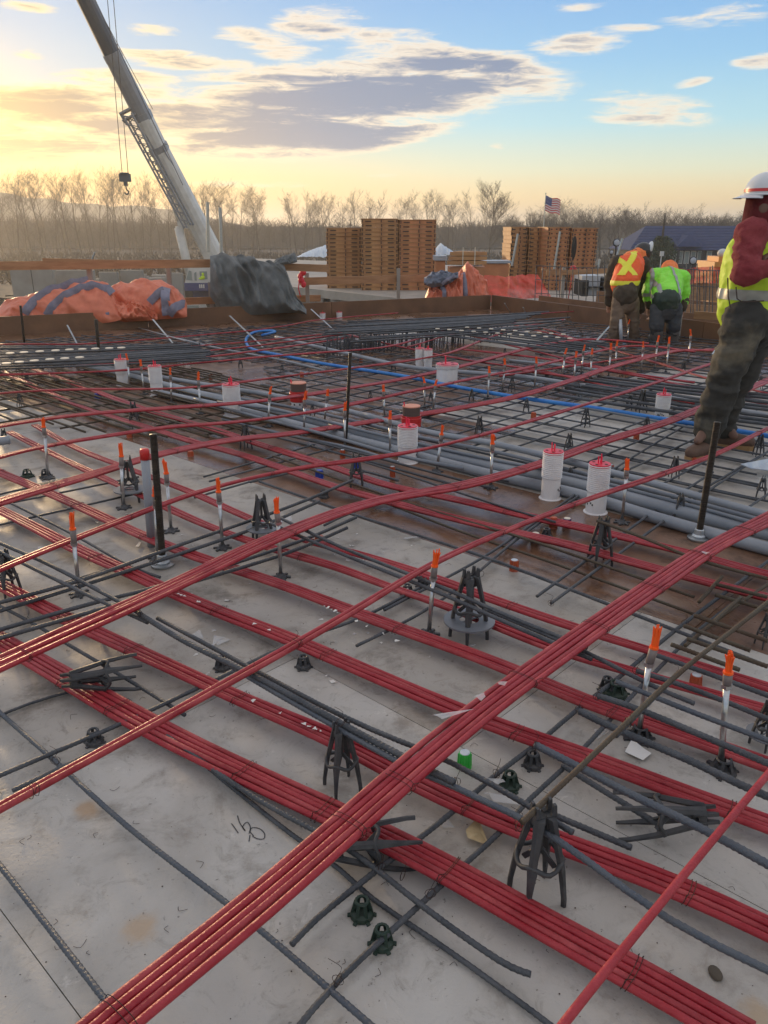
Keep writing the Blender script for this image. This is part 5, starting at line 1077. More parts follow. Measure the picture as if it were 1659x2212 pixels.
for k in CH:
    for l in CH[k][0]: l.materials.append(M['blackpl'])
    for n_, p in CH[k][1].items(): p.materials.append(M['disc'] if n_ == 'disc' else M['blackpl'])
CHG = {k: ([l.copy() for l in CH[k][0]], {n_: p.copy() for n_, p in CH[k][1].items()}) for k in (False,)}
def chair(x, y, top, label, group='black plastic bar chairs', disc=False, rz=None, rot=None, z0=0, sx=1.0):
    b = P(x, y, z0); h = .25 if top is None else hgt(b, x, top); s = max(.35, min(1.6, h / .262)); o = thing('bar_chair', label, 'bar chair', tuple(b), rng.uniform(0, 1.5) if rz is None else rz, group)
    o.scale = (min(s, 1.15) * sx, min(s, 1.15) * sx, s)
    if rot: o.rotation_euler = rot
    legs, parts = CH[disc]
    for l in legs: link('leg', l, None, o)
    for n_, p in parts.items(): link(n_, p, None, o)
    return o
chair(740, 1702, 1558, 'nearest upright black chair, its legs before the second red bundle', rz=.5)
chair(1158, 1935, 1735, 'black chair nearest the bottom right, under the rust-brown bar', rz=.3)
chair(568, 1165, 1068, 'black chair with a grey disc, left one, beside an orange-topped rod', disc=True, rz=.4)
chair(1012, 1378, 1228, 'black chair with a grey disc and tall open legs in the middle of the deck', disc=True, rz=.6)
chair(1295, 1218, 1115, 'chair standing in the wet brown strip with a ring and small disc', rz=.2)
chair(22, 1288, 1188, 'black chair cut by the left edge of the photo', rz=.9)
chair(283, 1082, 985, 'hazy chair with a disc behind the red-capped pipe', disc=True, rz=.3)
chair(770, 1050, 978, 'chair over the blue cap near the wet patch', rz=.1); chair(532, 970, 918, 'chair behind the flat red bundle, before the second large sleeve', rz=.7)
chair(292, 920, 868, 'hazy chair in the dense mat at left'); chair(1648, 1610, 1512, 'black chair with a disc cut by the right edge', disc=True, rz=.5); chair(1650, 1395, 1325, 'black chair at the right edge above the disc-bearing one', rz=.2)
for x, y, t, lab in [(1035, 940, 898, 'chair right of the lower red can'), (1228, 975, 936, 'chair behind the thick bundle near the front white sleeves'), (1264, 922, 882, 'chair right of the blue pipe centre'), (1136, 893, 860, 'chair on the near side of the blue pipe'), (1018, 868, 840, 'chair left of the blue pipe and right of the bucket'),
                     (850, 803, 776, 'chair behind the two thin sleeves'), (1105, 845, 816, 'chair among the first orange-topped rods at right'), (1455, 1032, 985, 'chair on the grid before the standing worker'), (1230, 1045, 1010, 'chair beside the front white sleeve pair'), (1465, 1125, 1066, 'chair straddling the fat conduits at right'),
                     (1385, 890, 842, 'taller chair beside the right white sleeve'), (1358, 885, 850, 'chair left of the right white sleeve'), (1637, 985, 938, 'chair behind the right post at the photo edge'), (1642, 1078, 1028, 'chair near the blue sheet at the right edge'), (1395, 935, 900, 'chair below the right white sleeve'),
                     (930, 868, 846, 'small chair hidden behind the big bucket'), (700, 762, 742, 'far chair just behind the curl of the blue pipe'), (675, 900, 872, 'small chair between red can and threaded post'), (800, 868, 846, 'small chair behind the threaded post'), (520, 795, 772, 'small chair left of the threaded post, far back'),
                     (1250, 855, 828, 'chair at the tangle edge'), (1180, 822, 800, 'chair in the row of orange-topped rods'), (1345, 812, 786, 'chair below the orange-vest worker'), (1300, 800, 778, 'chair left of the orange-vest worker'), (1475, 806, 780, 'chair below the green-jacket worker'), (1090, 770, 752, 'far chair beside the raised mat'),
                     (965, 760, 742, 'far chair right of the raised mat'), (610, 808, 786, 'small chair in front of the blue pipe, left part'), (215, 790, 768, 'chair under the far left raised mat'), (1560, 890, 850, 'chair behind the standing worker'), (60, 830, 805, 'hazy chair at the far left'), (45, 880, 850, 'hazy chair among dense bars at the left edge'),
                     (1640, 840, 812, 'small chair at the right edge behind the worker'), (12, 960, 925, 'chair beside the pipe end at the left edge')]:
    chair(x, y, t, lab)
chair(300, 1450, None, 'black chair toppled on its side at left, resting on the red bundle', rot=(R(82), 0, R(-62)), z0=.07); chair(1330, 1762, None, 'big dark chair toppled beyond the near right chair', rot=(R(80), .2, R(78)), z0=.06)
chair(900, 1822, None, 'dark grey chair lying with its legs spread like fingers beside the near bundle', rot=(R(-84), 0, R(100)), z0=.04)
# low round bar supports on the deck
def low_support(x, y, label, mt='blackpl', r=.028, rz=0., ang=0.):
    b = P(x, y, 0); o = thing('low_support', label, 'bar support', tuple(b), rz, 'low plastic bar supports'); o.rotation_euler = (ang, 0, rz)
    m = MB(); m.lathe([(r, .002), (r * .95, .012), (r * .62, .018), (r * .62, .008)], n=14); link('base', m, M[mt], o)
    for k in range(6):
        a = k * math.pi / 3; m = MB(); m.bar((r * .85 * math.cos(a), r * .85 * math.sin(a), .004), (r * .5 * math.cos(a), r * .5 * math.sin(a), .045), .008, .005); m.bar((r * .85 * math.cos(a), r * .85 * math.sin(a), .004), (r * 1.2 * math.cos(a), r * 1.2 * math.sin(a), .002), .009, .004); link('claw', m, M[mt], o)
    m = MB(); m.tube([(r * .5 * math.cos(a), r * .5 * math.sin(a), .045) for a in np.linspace(0, math.pi * 2, 13)], .004, 5, cap=False); link('rim', m, M[mt], o)
for a_ in [(480, 1445, 'black low support left of the two-strand bundle'), (656, 1442, 'black cup-like support below the middle red bundle'), (205, 1605, 'black low support under the bar at left', 'greypl'), (782, 1978, 'dark green low support under the bar near the bottom centre', 'greenpl', .028), (825, 2040, 'second dark green low support near the bottom centre', 'greenpl', .027),
           (1100, 1700, 'dark green support beside the tangled plastic scrap', 'greenpl', .030), (1150, 1655, 'black low support near the dark green one', 'blackpl'), (1382, 1596, 'round claw foot below the leaning insert rod', 'blackpl', .04), (1560, 1668, 'round claw foot of the nearest insert rod', 'blackpl', .04), (880, 1285, 'dark support behind the two-strand bundle', 'blackpl'),
           (913, 1268, 'dark support beside the middle disc-bearing chair', 'blackpl'), (870, 1070, 'small grey clips near the wet patch', 'greypl'), (1330, 1500, 'dark green support under the bars at right', 'greenpl', .04), (1310, 1490, 'black support at the mid right bar crossing', 'blackpl'), (1470, 880, 'dark support beside the worker boot', 'greypl'), (700, 1075, 'small dark support behind the thick bundle', 'blackpl'), (1180, 1160, 'dark support in the brown strip', 'greypl'), (60, 1030, 'dark green support at the left edge', 'greenpl', .04), (100, 1030, 'black support at the left rod foot', 'blackpl', .04)]:
    low_support(*a_)

# ================================================================== INSERT RODS
def insert_rod(xt, yt, xj, yj, xc, yc, xb, yb, label, wid=1.0, flare=1.0, foot=True):
    b = P(xb, yb, 0); H = hgt(b, xt, yt)
    def at(x, y):
        d = ray(x, y); return np.array([0, 0, CAMZ]) + d * (b[1] / d[1])
    J, Cc, T = at(xj, yj), at(xc, yc), at(xt, yt); o = thing('insert_rod', label, 'insert rod', (0, 0, 0), 0, 'orange-topped insert rods'); r = .0088 * wid
    ax = (J - b); ax = ax / np.linalg.norm(ax)
    m = MB(); m.tube([b + ax * .012, (b + Cc) / 2, Cc], r, 10); link('tube', (m, True), M['chrome'], o)
    m = MB(); m.tube([Cc, (Cc + J) / 2, J], r * 1.45, 12); link('sleeve', (m, True), M['sleeve'], o)
    m = MB(); m.tube([Cc - ax * .006, Cc, Cc + ax * .006], r * 1.75, 6); link('collar', m, M['chrome'], o)
    m = MB(); m.tube([J - ax * .004, J + ax * .003], r * 1.6, 12); D = T - J; L = np.linalg.norm(D); ph = rng.uniform(0, 6)
    for k in range(16):
        a = k * 2 * math.pi / 16 + ph; s = np.array([math.cos(a), math.sin(a), 0]) * rng.uniform(.35, 1); m.tube([J + s * r * 1.1, J + D * .5 + s * r * 1.15, J + D * rng.uniform(.72, 1.05) + s * r * (1.1 + .45 * flare * rng.uniform(.3, 1))], .0022, 4)
    m.tube([J, J + D * .5], r * .85, 8); link('bristles', m, M['orange'], o)
    if foot:
        m = MB(); m.lathe([(.030, 0), (.030, .005), (.018, .014), (.012, .024)], tuple(b), 12)
        for k in range(6):
            a = k * math.pi / 3; m.bar(b + [math.cos(a) * .02, math.sin(a) * .02, .006], b + [math.cos(a) * .045, math.sin(a) * .045, .004], .012, .008)
        link('foot', m, M['greypl'], o)
near_rods = [(155, 1106, 157, 1142, 160, 1175, 172, 1285, 'orange-topped rod at the left with thin flame-like bristles', .8), (93, 902, 94, 922, 97, 942, 104, 1034, 'orange-topped rod farthest left', 1), (259, 957, 262, 985, 262, 1008, 268, 1098, 'orange-topped rod left of the red-capped pipe', .6),
    (353, 992, 359, 1022, 361, 1045, 370, 1148, 'orange-topped rod right of the left flanged post', 1.2), (333, 1050, 334, 1070, 337, 1095, 340, 1208, 'orange-topped rod hidden behind the left flanged post', .6), (471, 1032, 472, 1062, 474, 1085, 481, 1185, 'orange-topped rod between flanged post and disc-bearing chair', .9), (597, 1074, 598, 1106, 601, 1130, 607, 1248, 'orange-topped rod in front of the left disc-bearing chair', 1.4),
    (944, 1188, 939, 1222, 936, 1250, 926, 1372, 'tall orange-topped rod left of the middle disc-bearing chair', 1.5), (1421, 1352, 1413, 1398, 1402, 1435, 1378, 1598, 'leaning orange-topped rod with a blade-like top at right', .9), (1579, 1408, 1573, 1452, 1570, 1482, 1556, 1665, 'nearest orange-topped rod with a wide brush top at the right', 2.0),
    (1355, 991, 1354, 1013, 1353, 1030, 1343, 1130, 'orange-topped rod right of the two front white sleeves', .8), (1065, 938, 1064, 958, 1063, 975, 1060, 1055, 'orange-topped rod behind the thick bundle, centre right', 1.2), (956, 918, 954, 938, 952, 955, 943, 1020, 'orange-topped rod right of the tall central sleeve', 1)]
for a in near_rods: insert_rod(*a[:9], flare=a[9], wid=1.0)
for (xt, yt, xb, yb, lab) in [(842, 887, 843, 982, 'just left of the tall central sleeve'), (745, 867, 745, 968, 'in front of the threaded post'), (709, 840, 700, 917, 'left of the threaded post, behind the bundles'), (658, 845, 657, 940, 'in front of the red can'), (584, 834, 579, 922, 'right of the second large sleeve'), (828, 831, 831, 905, 'between threaded post and central sleeve'),
    (941, 820, 936, 886, 'just left of the big white bucket, tilted top'), (917, 814, 917, 880, 'below the pair of thin sleeves'), (1058, 791, 1053, 864, 'right of the big white bucket'), (1092, 774, 1085, 845, 'second right of the big white bucket'), (1160, 771, 1154, 842, 'third right of the big white bucket'),
    (1222, 751, 1214, 822, 'first of the group under the orange-vest worker'), (1245, 758, 1239, 830, 'front one of the group under the orange-vest worker'), (1262, 744, 1255, 812, 'back one of the group under the orange-vest worker'), (1279, 752, 1275, 822, 'slim one of the group under the orange-vest worker'), (1321, 741, 1314, 816, 'left of the orange-vest worker, near his boot'), (1333, 735, 1329, 800, 'close to the white-wrapped leg'),
    (1391, 737, 1384, 805, 'between the two bending workers'), (1422, 724, 1414, 800, 'at the green-jacket worker left boot'), (1447, 727, 1438, 806, 'at the green-jacket worker right boot'), (1494, 711, 1486, 784, 'right of the green-jacket worker'), (274, 763, 281, 838, 'beside the leftmost white sleeve'), (303, 776, 312, 852, 'between the two leftmost sleeves'),
    (367, 794, 371, 872, 'right of the second white sleeve'), (427, 803, 434, 894, 'left of the second large sleeve'), (1358, 690, 1356, 740, 'between the two workers, far back')]:
    f = lambda t: (xt + (xb - xt) * t, yt + (yb - yt) * t); j, c = f(.18), f(.36)
    insert_rod(xt + rng.uniform(-3, 3), yt, *j, *c, xb, yb, 'orange-topped rod ' + lab, wid=.95, flare=rng.uniform(.5, 1.3))

# ================================================================== SLEEVES
def sleeve(x, yb, yt, wpx, label, pins=3, flange=True, split=.55, name='pipe_sleeve', z0=0.):
    b = P(x, yb, z0); h = hgt(b, x, yt); r = wpx / 2 * math.hypot(b[1], CAMZ) / (FPX * 1.02) ; o = thing(name, label, 'pipe sleeve', tuple(b), rng.uniform(0, 6), 'white ribbed pipe sleeves')
    prof = []; zs = h * (1 - split)
    if flange: prof += [(r * 1.18, 0), (r * 1.18, .004)]
    prof += [(r * .98, .006), (r * .96, zs - .002), (r * 1.0, zs)]
    n = max(4, int((h - zs) / .0105))
    for k in range(n):
        z = zs + (h - zs) * k / n; dz = (h - zs) / n; prof += [(r * .985, z + dz * .1), (r * 1.06, z + dz * .3), (r * 1.06, z + dz * .7), (r * .985, z + dz * .9)]
    prof += [(r * 1.0, h), (r * .8, h), (r * .8, h - .02)]
    m = MB(); m.lathe(prof, n=26, capt=True); link('body', (m, False), M['white'], o)
    m = MB(); m.lathe([(r * .25, h + .004), (r * 1.02, h + .004), (r * 1.02, h - .012)], n=26, capb=False, capt=False); m.lathe([(r * .06, h + .005), (r * .3, h + .005), (r * .3, h)], n=12, capt=False, capb=True); cp = link('cap', m, M['redcap'], o)
    m = MB()
    for k in range(4): a = k * math.pi / 2 + .4; m.lathe([(r * .16, h + .0055), (r * .001, h + .0055)], (r * .66 * math.cos(a), r * .66 * math.sin(a), 0), 8, capb=False, capt=False)
    link('cap_holes', m, M['dark'], cp)['kind'] = 'stuff'
    for k in range(pins): a = k * 2.1; m = MB(); m.tube([(r * .16 * math.cos(a), r * .16 * math.sin(a), h), (r * .2 * math.cos(a), r * .2 * math.sin(a), h + r * (.75 + .2 * (k % 2)))], r * .07, 5); link('pin', m, M['pink'], o)
    m = MB(); 
    for k in range(5):
        a = -math.pi / 2 + .5 - .2 * k; z = zs * (.45 + .07 * (k % 3)); m.box((r * 1.0 * math.cos(a), r * 1.0 * math.sin(a), z), (r * .12, .002, zs * .08), rz=a + math.pi / 2)
    link('print_marks', m, M['greypl'], o)['kind'] = 'stuff'
sleeve(1188, 1076, 975, 42, 'front left of the two nearest white ribbed sleeves on the brown strip'); sleeve(1286, 1106, 1002, 45, 'nearest white ribbed sleeve, right one of the front two')
sleeve(880, 998, 920, 42, 'tall white ribbed sleeve standing before a red can'); sleeve(503, 898, 830, 36, 'white ribbed sleeve at centre left, above the conduits'); sleeve(340, 855, 790, 27, 'white ribbed sleeve second from the left'); sleeve(266, 832, 776, 25, 'leftmost white ribbed sleeve')
sleeve(1428, 905, 852, 30, 'white ribbed sleeve near the standing worker'); sleeve(906, 801, 752, 18, 'left of the twin slim white sleeves'); sleeve(924, 803, 754, 18, 'right of the twin slim white sleeves')
sleeve(697, 690, 676, 12, 'left of two small white sleeves by the edge board', 1); sleeve(733, 687, 674, 12, 'right of two small white sleeves by the edge board', 1)
sleeve(965, 834, 786, 47, 'big wide white bucket-like sleeve with a red top', 1, False, .18)
def can(x, yb, yt, wpx, label, holes=True):
    b = P(x, yb, 0); h = hgt(b, x, yt); r = wpx / 2 * math.hypot(b[1], CAMZ) / (FPX * 1.02); o = thing('firestop_can', label, 'firestop can', tuple(b), .4)
    m = MB(); m.lathe([(r * .92, 0), (r * .92, h * .32)], n=24); link('base_cup', (m, False), M['white'], o)
    m = MB(); m.lathe([(r * .96, h * .28), (r, h * .32), (r, h * .44), (r * 1.05, h * .46), (r * 1.05, h * .60), (r, h * .62), (r, h * .68)], n=24); link('red_band', m, M['canred'], o)
    m = MB(); m.lathe([(r * .9, h * .66), (r * .9, h * .99)], n=24); link('rubber_coupling', m, M['canbrown'], o)
    m = MB(); m.lathe([(r * .93, h * .97), (r * .93, h), (r * .5, h * 1.005)], n=24); link('taped_top', m, M['cantop'], o)
    m = MB()
    for k in range(18): a = k * math.pi / 9; m.box((r * .925 * math.cos(a), r * .925 * math.sin(a), h * (.1 + .1 * (k % 2))), (r * .14, .004, h * .06), rz=a + math.pi / 2)
    link('base_slots', m, M['dark'], o)['kind'] = 'stuff'
    m = MB(); m.tube([(-r * .8, 0, h), (-r * .85, 0, h * 1.14)], r * .07, 5); link('pin', m, M['pink'], o)
can(646, 882, 826, 38, 'brown-topped red and white can behind an orange-topped rod'); can(888, 940, 876, 42, 'brown-topped red can half hidden by the tall white sleeve')

# ================================================================== POSTS
def post(xt, yt, xb, yb, r, label, flange=True, mt='blackrod'):
    b = P(xb, yb, 0); d = ray(xt, yt); t = np.array([0, 0, CAMZ]) + d * (b[1] / d[1]); o = thing('threaded_post', label, 'threaded post', (0, 0, 0), 0, 'black threaded posts')
    m = MB(); L = np.linalg.norm(t - b); n = int(L / .005) if b[1] < 5 else 4; s = np.linspace(0, 1, n)
    rr = np.stack([r * (1 + .035 * math.sin(k * 2.3)) * np.ones(12) for k in range(n)]); m.tube([b * (1 - q) + t * q for q in s], rr, 12); link('rod', (m, True), M[mt], o)
    if flange:
        m = MB(); m.lathe([(.052, 0), (.055, .006), (.055, .012), (.03, .016)], tuple(b), 24); link('washer', m, M['galv'], o); m = MB(); m.lathe([(.034, .012), (.036, .022), (.026, .03), (.024, .055), (.020, .058)], tuple(b), 8); link('nut', m, M['zinc'], o)
    return o
post(331, 938, 352, 1222, .0165, 'tall black post with a round metal flange at left centre'); post(1550, 912, 1508, 1165, .0165, 'tall black post with a flange at the right, before the standing worker'); post(757, 762, 746, 965, .012, 'thin black post in the middle of the deck', False)
post(207, 690, 218, 800, .018, 'black post before the left orange tarp', False); post(44, 660, 53, 742, .016, 'black post at the far left before the orange tarp', False)
b = P(328, 1180, 0); d = ray(312, 975); t = np.array([0, 0, CAMZ]) + d * (b[1] / d[1]); o = thing('capped_pipe', 'grey pipe with a red cap left of the tall flanged post', 'pipe', (0, 0, 0)); m = MB(); m.tube([b, (b + t) / 2, t], .021, 14); link('pipe', (m, True), M['conduit'], o); u = (t - b) / np.linalg.norm(t - b); m = MB(); m.tube([t - u * .04, t + u * .004, t + u * .012], [.0235, .0235, .019], 14); link('red_cap', (m, True), M['canred'], o)

# ================================================================== CUPS
def cup(x, y, hpx, label, c1, c2, r=.02, grp='small plastic sleeves nailed to the deck'):
    b = P(x, y, 0); h = max(.02, hgt(b, x, y - hpx)); o = thing('plastic_cup', label, 'plastic cup', tuple(b), rng.uniform(0, 6), grp); n = 10; m = MB(); m.lathe([(r * 1.15, 0), (r * 1.05, .004), (r, .006), (r * .92, h)], n=16)
    for k in range(8): a = k * math.pi / 4; m.bar((r * 1.02 * math.cos(a), r * 1.02 * math.sin(a), .004), (r * .95 * math.cos(a), r * .95 * math.sin(a), h - .003), .003, .004)
    link('shell', m, M[c1], o); m = MB(); m.lathe([(r * .80, h - .004), (r * .8, h + .002), (r * .25, h + .003)], n=14); link('lid', m, M[c2], o)
for a in [(1110, 1232, 22, 'orange cup on bare deck right of the two-strand bundle', 'orangecup', 'zinc'), (1003, 1656, 30, 'bright green cup beside the thick red bundle', 'green', 'zinc', .019), (1502, 1478, 20, 'orange-red cup between the two nearest rods', 'orangecup', 'zinc'), (690, 1172, 14, 'orange cup near the middle of the deck', 'orangecup', 'orangecup', .022),
          (848, 1030, 22, 'orange cup below the left blue cap area', 'orangecup', 'zinc', .016), (740, 990, 18, 'reddish cup behind the middle chair', 'orangecup', 'zinc', .016), (1195, 1140, 22, 'dull orange cup in the brown strip', 'orangecup', 'orangecup'), (1374, 950, 14, 'red cup right of the front sleeves', 'orangecup', 'orangecup'), (1156, 1170, 18, 'purple cup with a cream lid, left one', 'purple', 'cream', .022), (1224, 1138, 18, 'purple cup with a cream lid, right one', 'purple', 'cream', .022),
          (690, 1032, 16, 'blue cup left of the middle chair', 'bluepl', 'bluepl', .024), (768, 1010, 22, 'blue cup under the middle chair', 'bluepl', 'bluepl', .02), (212, 860, 10, 'hazy blue cup in the dense left mat', 'bluepl', 'bluepl', .03), (1065, 960, 18, 'orange cup near the lower can', 'orangecup', 'zinc', .018), (1152, 905, 14, 'orange cup by the blue pipe', 'orangecup', 'orangecup'), (1298, 960, 12, 'orange cup near the thick bundle at right', 'orangecup', 'zinc', .016),
          (652, 814, 10, 'small orange cup left of the blue pipe', 'orangecup', 'orangecup'), (455, 818, 10, 'small red cup behind the sleeves', 'orangecup', 'zinc', .02), (780, 782, 8, 'small orange cup near the pipes', 'orangecup', 'orangecup'), (1320, 1014, 10, 'small orange cup among the grid bars', 'orangecup', 'zinc', .014), (280, 945, 12, 'brown-orange cup in the left mat', 'orangecup', 'orangecup', .02), (412, 985, 10, 'brown-orange cup behind the left flanged post', 'orangecup', 'orangecup', .02), (1178, 1002, 12, 'orange cup behind the front left sleeve', 'orangecup', 'zinc', .014), (1500, 1000, 10, 'orange cup near the worker boot', 'orangecup', 'orangecup', .018), (1600, 1130, 12, 'orange cup by the conduits at right', 'orangecup', 'zinc', .018)]:
    cup(*a)

# ================================================================== SCRAPS
def scrap(x, y, s, label, mt='shard', z=.001, n=6, el=1.0, name='plastic_scrap', grp='clear plastic scraps on the deck'):
    b = P(x, y, z); m = MB(); ang = np.sort(rng.uniform(0, 6.28, n)); a0 = rng.uniform(0, 3)
    ring = [(s * rng.uniform(.5, 1) * math.cos(a) * el, s * rng.uniform(.5, 1) * math.sin(a), rng.uniform(.001, .006 + s * .12)) for a in ang]
    v = [(p[0] * math.cos(a0) - p[1] * math.sin(a0), p[0] * math.sin(a0) + p[1] * math.cos(a0), p[2]) for p in ring] + [(0, 0, .003 + s * .05)]; m.add(v, [[i, (i + 1) % n, n] for i in range(n)])
    o = link(name, m, M[mt]); o.location = b; return tag(o, label, 'plastic scrap', grp)
for x, y, s, mt, lab, z, el in [(430, 1372, .045, 'shard', 'large clear plastic scrap left of the middle, bent up', 0, 1), (472, 1385, .05, 'shard', 'largest clear plastic scrap on the deck behind the nearest bundles', 0, 1.3), (450, 1400, .03, 'shard', 'clear scrap in front of the large one', 0, 1), (1038, 1802, .05, 'gold', 'tan foil-like scrap shining by the near crossing', .01, 1.2), (1090, 1722, .06, 'shard', 'clear crumpled scrap by the dark green support', .01, 1.1), (1062, 1690, .03, 'shard', 'clear scrap tied at the bar', .06, 1.6),
    (1110, 1445, .0, 'shard', '', 0, 1), (1085, 1478, .018, 'shard', 'clear flake lying on the thick red bundle', Z + .02, 1), (1525, 1195, .022, 'shard', 'clear flake on the thick bundle near the right edge', Z + .02, 1), (980, 1540, .028, 'shard', 'clear strip on the thick red bundle', Z + .02, 2.5), (1035, 1505, .02, 'shard', 'second clear strip on the thick red bundle', Z + .02, 2), (1375, 1630, .05, 'paper', 'pale cardboard scrap under the brown bar', .005, 1.3), (890, 1163, .04, 'shard', 'clear flat scrap behind the two-strand bundle', 0, 1.6), (1050, 1352, .05, 'shard', 'clear wet scrap by the middle chair', 0, 1.4),
    (1298, 1585, .03, 'shard', 'clear scrap under the bars at right', 0, 1.3), (965, 1785, .03, 'shard', 'clear scrap inside the spread chair legs', .005, 1), (1022, 1398, .02, 'shard', 'clear flake near the middle chair foot', 0, 1), (300, 1178, .03, 'paper', 'white scrap left of the flanged post', 0, 1.4), (85, 1190, .04, 'shard', 'clear scrap by the left chair', 0, 1.2), (208, 1130, .02, 'paper', 'small white scrap behind the left rod', 0, 1.3), (620, 1125, .05, 'shard', 'clear scrap behind the disc-bearing chair', 0, 1.7), (420, 2020, .0, 'paper', '', 0, 1)]:
    if s: scrap(x, y, s, lab, mt, z, el=el)
for k in range(70):
    x, y = rng.uniform(380, 960), rng.uniform(1150, 1480); scrap(x, y, rng.uniform(.006, .016), 'tiny pale flake among the red bundles in the middle of the deck', 'paper' if k % 3 else 'shard', 0, 5, 1.3, 'flake', 'tiny pale flakes')
for k in range(26):
    f = rng.random(); L_ = [(518, 1502), (737, 1600), (365, 1276), (605, 1371), (700, 1310), (880, 1395)]; i = int(rng.integers(0, 3)) * 2; a, b = L_[i], L_[i + 1]
    scrap(a[0] + (b[0] - a[0]) * f, a[1] + (b[1] - a[1]) * f, rng.uniform(.006, .012), 'tiny pale flake lying on a red bundle', 'paper', Zb + .012, 5, 1.3, 'flake', 'tiny pale flakes on the tendons')
m = MB()
for k in range(240):
    x, y = rng.uniform(-20, 1680), rng.uniform(1060, 2230); b = P(x, y, .0015); a = rng.uniform(0, 6.28); L = rng.uniform(.004, .02)
    if k % 3 == 0: m.tube(catmull([b, b + [L * math.cos(a), L * math.sin(a), .002], b + [L * math.cos(a + .9) * 1.6, L * math.sin(a + .9) * 1.6, .0005]], .008), .0006, 4)
    else: s_ = rng.uniform(.0008, .0024); m.sphere(tuple(b), (s_, s_ * .8, s_ * .5), 6, 4)
struct(link('deck_debris', m, M['wire']), 'stuff')
m = MB()
for (x, y, z) in [(120, 1643, .06), (640, 1384, .05), (822, 1872, .05), (1072, 1671, .05), (1120, 1784, .25), (985, 1690, .2), (545, 1452, .22), (1258, 1655, .25), (1357, 1560, .25), (1459, 1461, .25), (1156, 1612, .2), (1291, 1504, .2), (1375, 1449, .2), (730, 2117, .05), (164, 1271, .08), (335, 1216, .08), (1190, 1303, .06), (60, 1340, .06), (735, 1560, .23), (303, 1325, .22), (1040, 1240, .22), (600, 1120, .22), (930, 1930, .06), (1251, 1530, .06), (1480, 1345, .06), (870, 1890, .07)]:
    b = P(x, y, z)
    for q in range(2):
        a = rng.uniform(0, 6.28); r_ = .013; m.tube([b + [r_ * math.cos(t) * math.cos(a), r_ * math.cos(t) * math.sin(a), r_ * math.sin(t)] for t in np.linspace(0, 6.28, 11)], .0008, 4)
    m.tube(catmull([b + [0, 0, r_], b + [.008, .004, .03], b + [.022 * math.cos(a), .02, .036]], .01), .0007, 4)
struct(link('tie_wire_knots', m, M['wire']), 'stuff')
# pale sheet at the right edge, plastic under the far left
m = MB(); a, b, c, d = P(1600, 1002, .08), P(1690, 985, .1), P(1700, 1020, .06), P(1625, 1012, .05); m.add([a, b, c, d], [[0, 3, 2, 1]]); m.add([q - np.array([0, 0, .004]) for q in (a, b, c, d)], [[0, 1, 2, 3]]); tag(link('blue_sheet', m, M['cover']), 'pale blue sheet at the right edge beside the standing worker', 'sheet')
# lime putty dots: round flat plates along the far left mat
m0 = None
for k in range(16):
    x = [-8, 14, 42, 74, 108, 140, 172, 22, 52, 86, 120, 150, 178, 206, 236, 262][k]; y = [781, 778, 775, 772, 769, 767, 765, 768, 766, 764, 762, 760, 759, 758, 757, 756][k] + (8 if k < 7 else -4); b = P(x, y, .27)
    if m0 is None: mm = MB(); mm.lathe([(.04, 0), (.045, .004), (.04, .01)], n=16); m0 = mm.mesh('stud_head'); m0.materials.append(M['cream'])
    o = link('stud_head', m0); o.location = b; tag(o, 'round pale stud head in the rows on the far left raised mat', 'stud', 'stud heads on the far left mat')
for k in range(26):
    f = k % 13; b = P(905 + f * 26 + (14 if k > 12 else 0), 700 + f * 1.9 + (0 if k < 13 else 9), .23); mm = None; o = link('stud_head', m0); o.location = b; o.scale = (.7, .7, 1); tag(o, 'round pale stud head in the rows right of the raised mat at the far corner', 'stud', 'stud heads by the far corner mat')
# hand-written mark on the deck, reads On1-like strokes upside down
root = thing('hand_written_mark', 'black hand-written letters upside down on the bare deck left of the near crossing', 'marking', (0, 0, 0))
for st in [[(500, 1779), (508, 1790), (515, 1800)], [(513, 1762), (518, 1778), (530, 1795), (524, 1786), (534, 1776), (541, 1788), (538, 1801)], [(548, 1806), (540, 1796), (545, 1788), (560, 1790), (571, 1800), (570, 1812), (556, 1812), (545, 1806)], [(540, 1804), (538, 1818)]]:
    c = catmull([P(x, y, .0008) for x, y in st], .006); t = np.gradient(c, axis=0); s = np.cross(t, [0, 0, 1]); s /= np.linalg.norm(s, axis=1)[:, None]; m = MB(); m.grid(np.stack([c - s * .0014, c + s * .0014], 1)); m.v[-1][:, 2] = .0014; link('pen_stroke', m, M['ink'], root)
b = P(1545, 2105, 0); m = MB(); m.sphere((b[0], b[1], .004), (.014, .02, .006), 14, 6); tag(link('mud_lump', (m, True), M['soil']), 'dark lump of mud on the deck near the bottom right', 'mud')

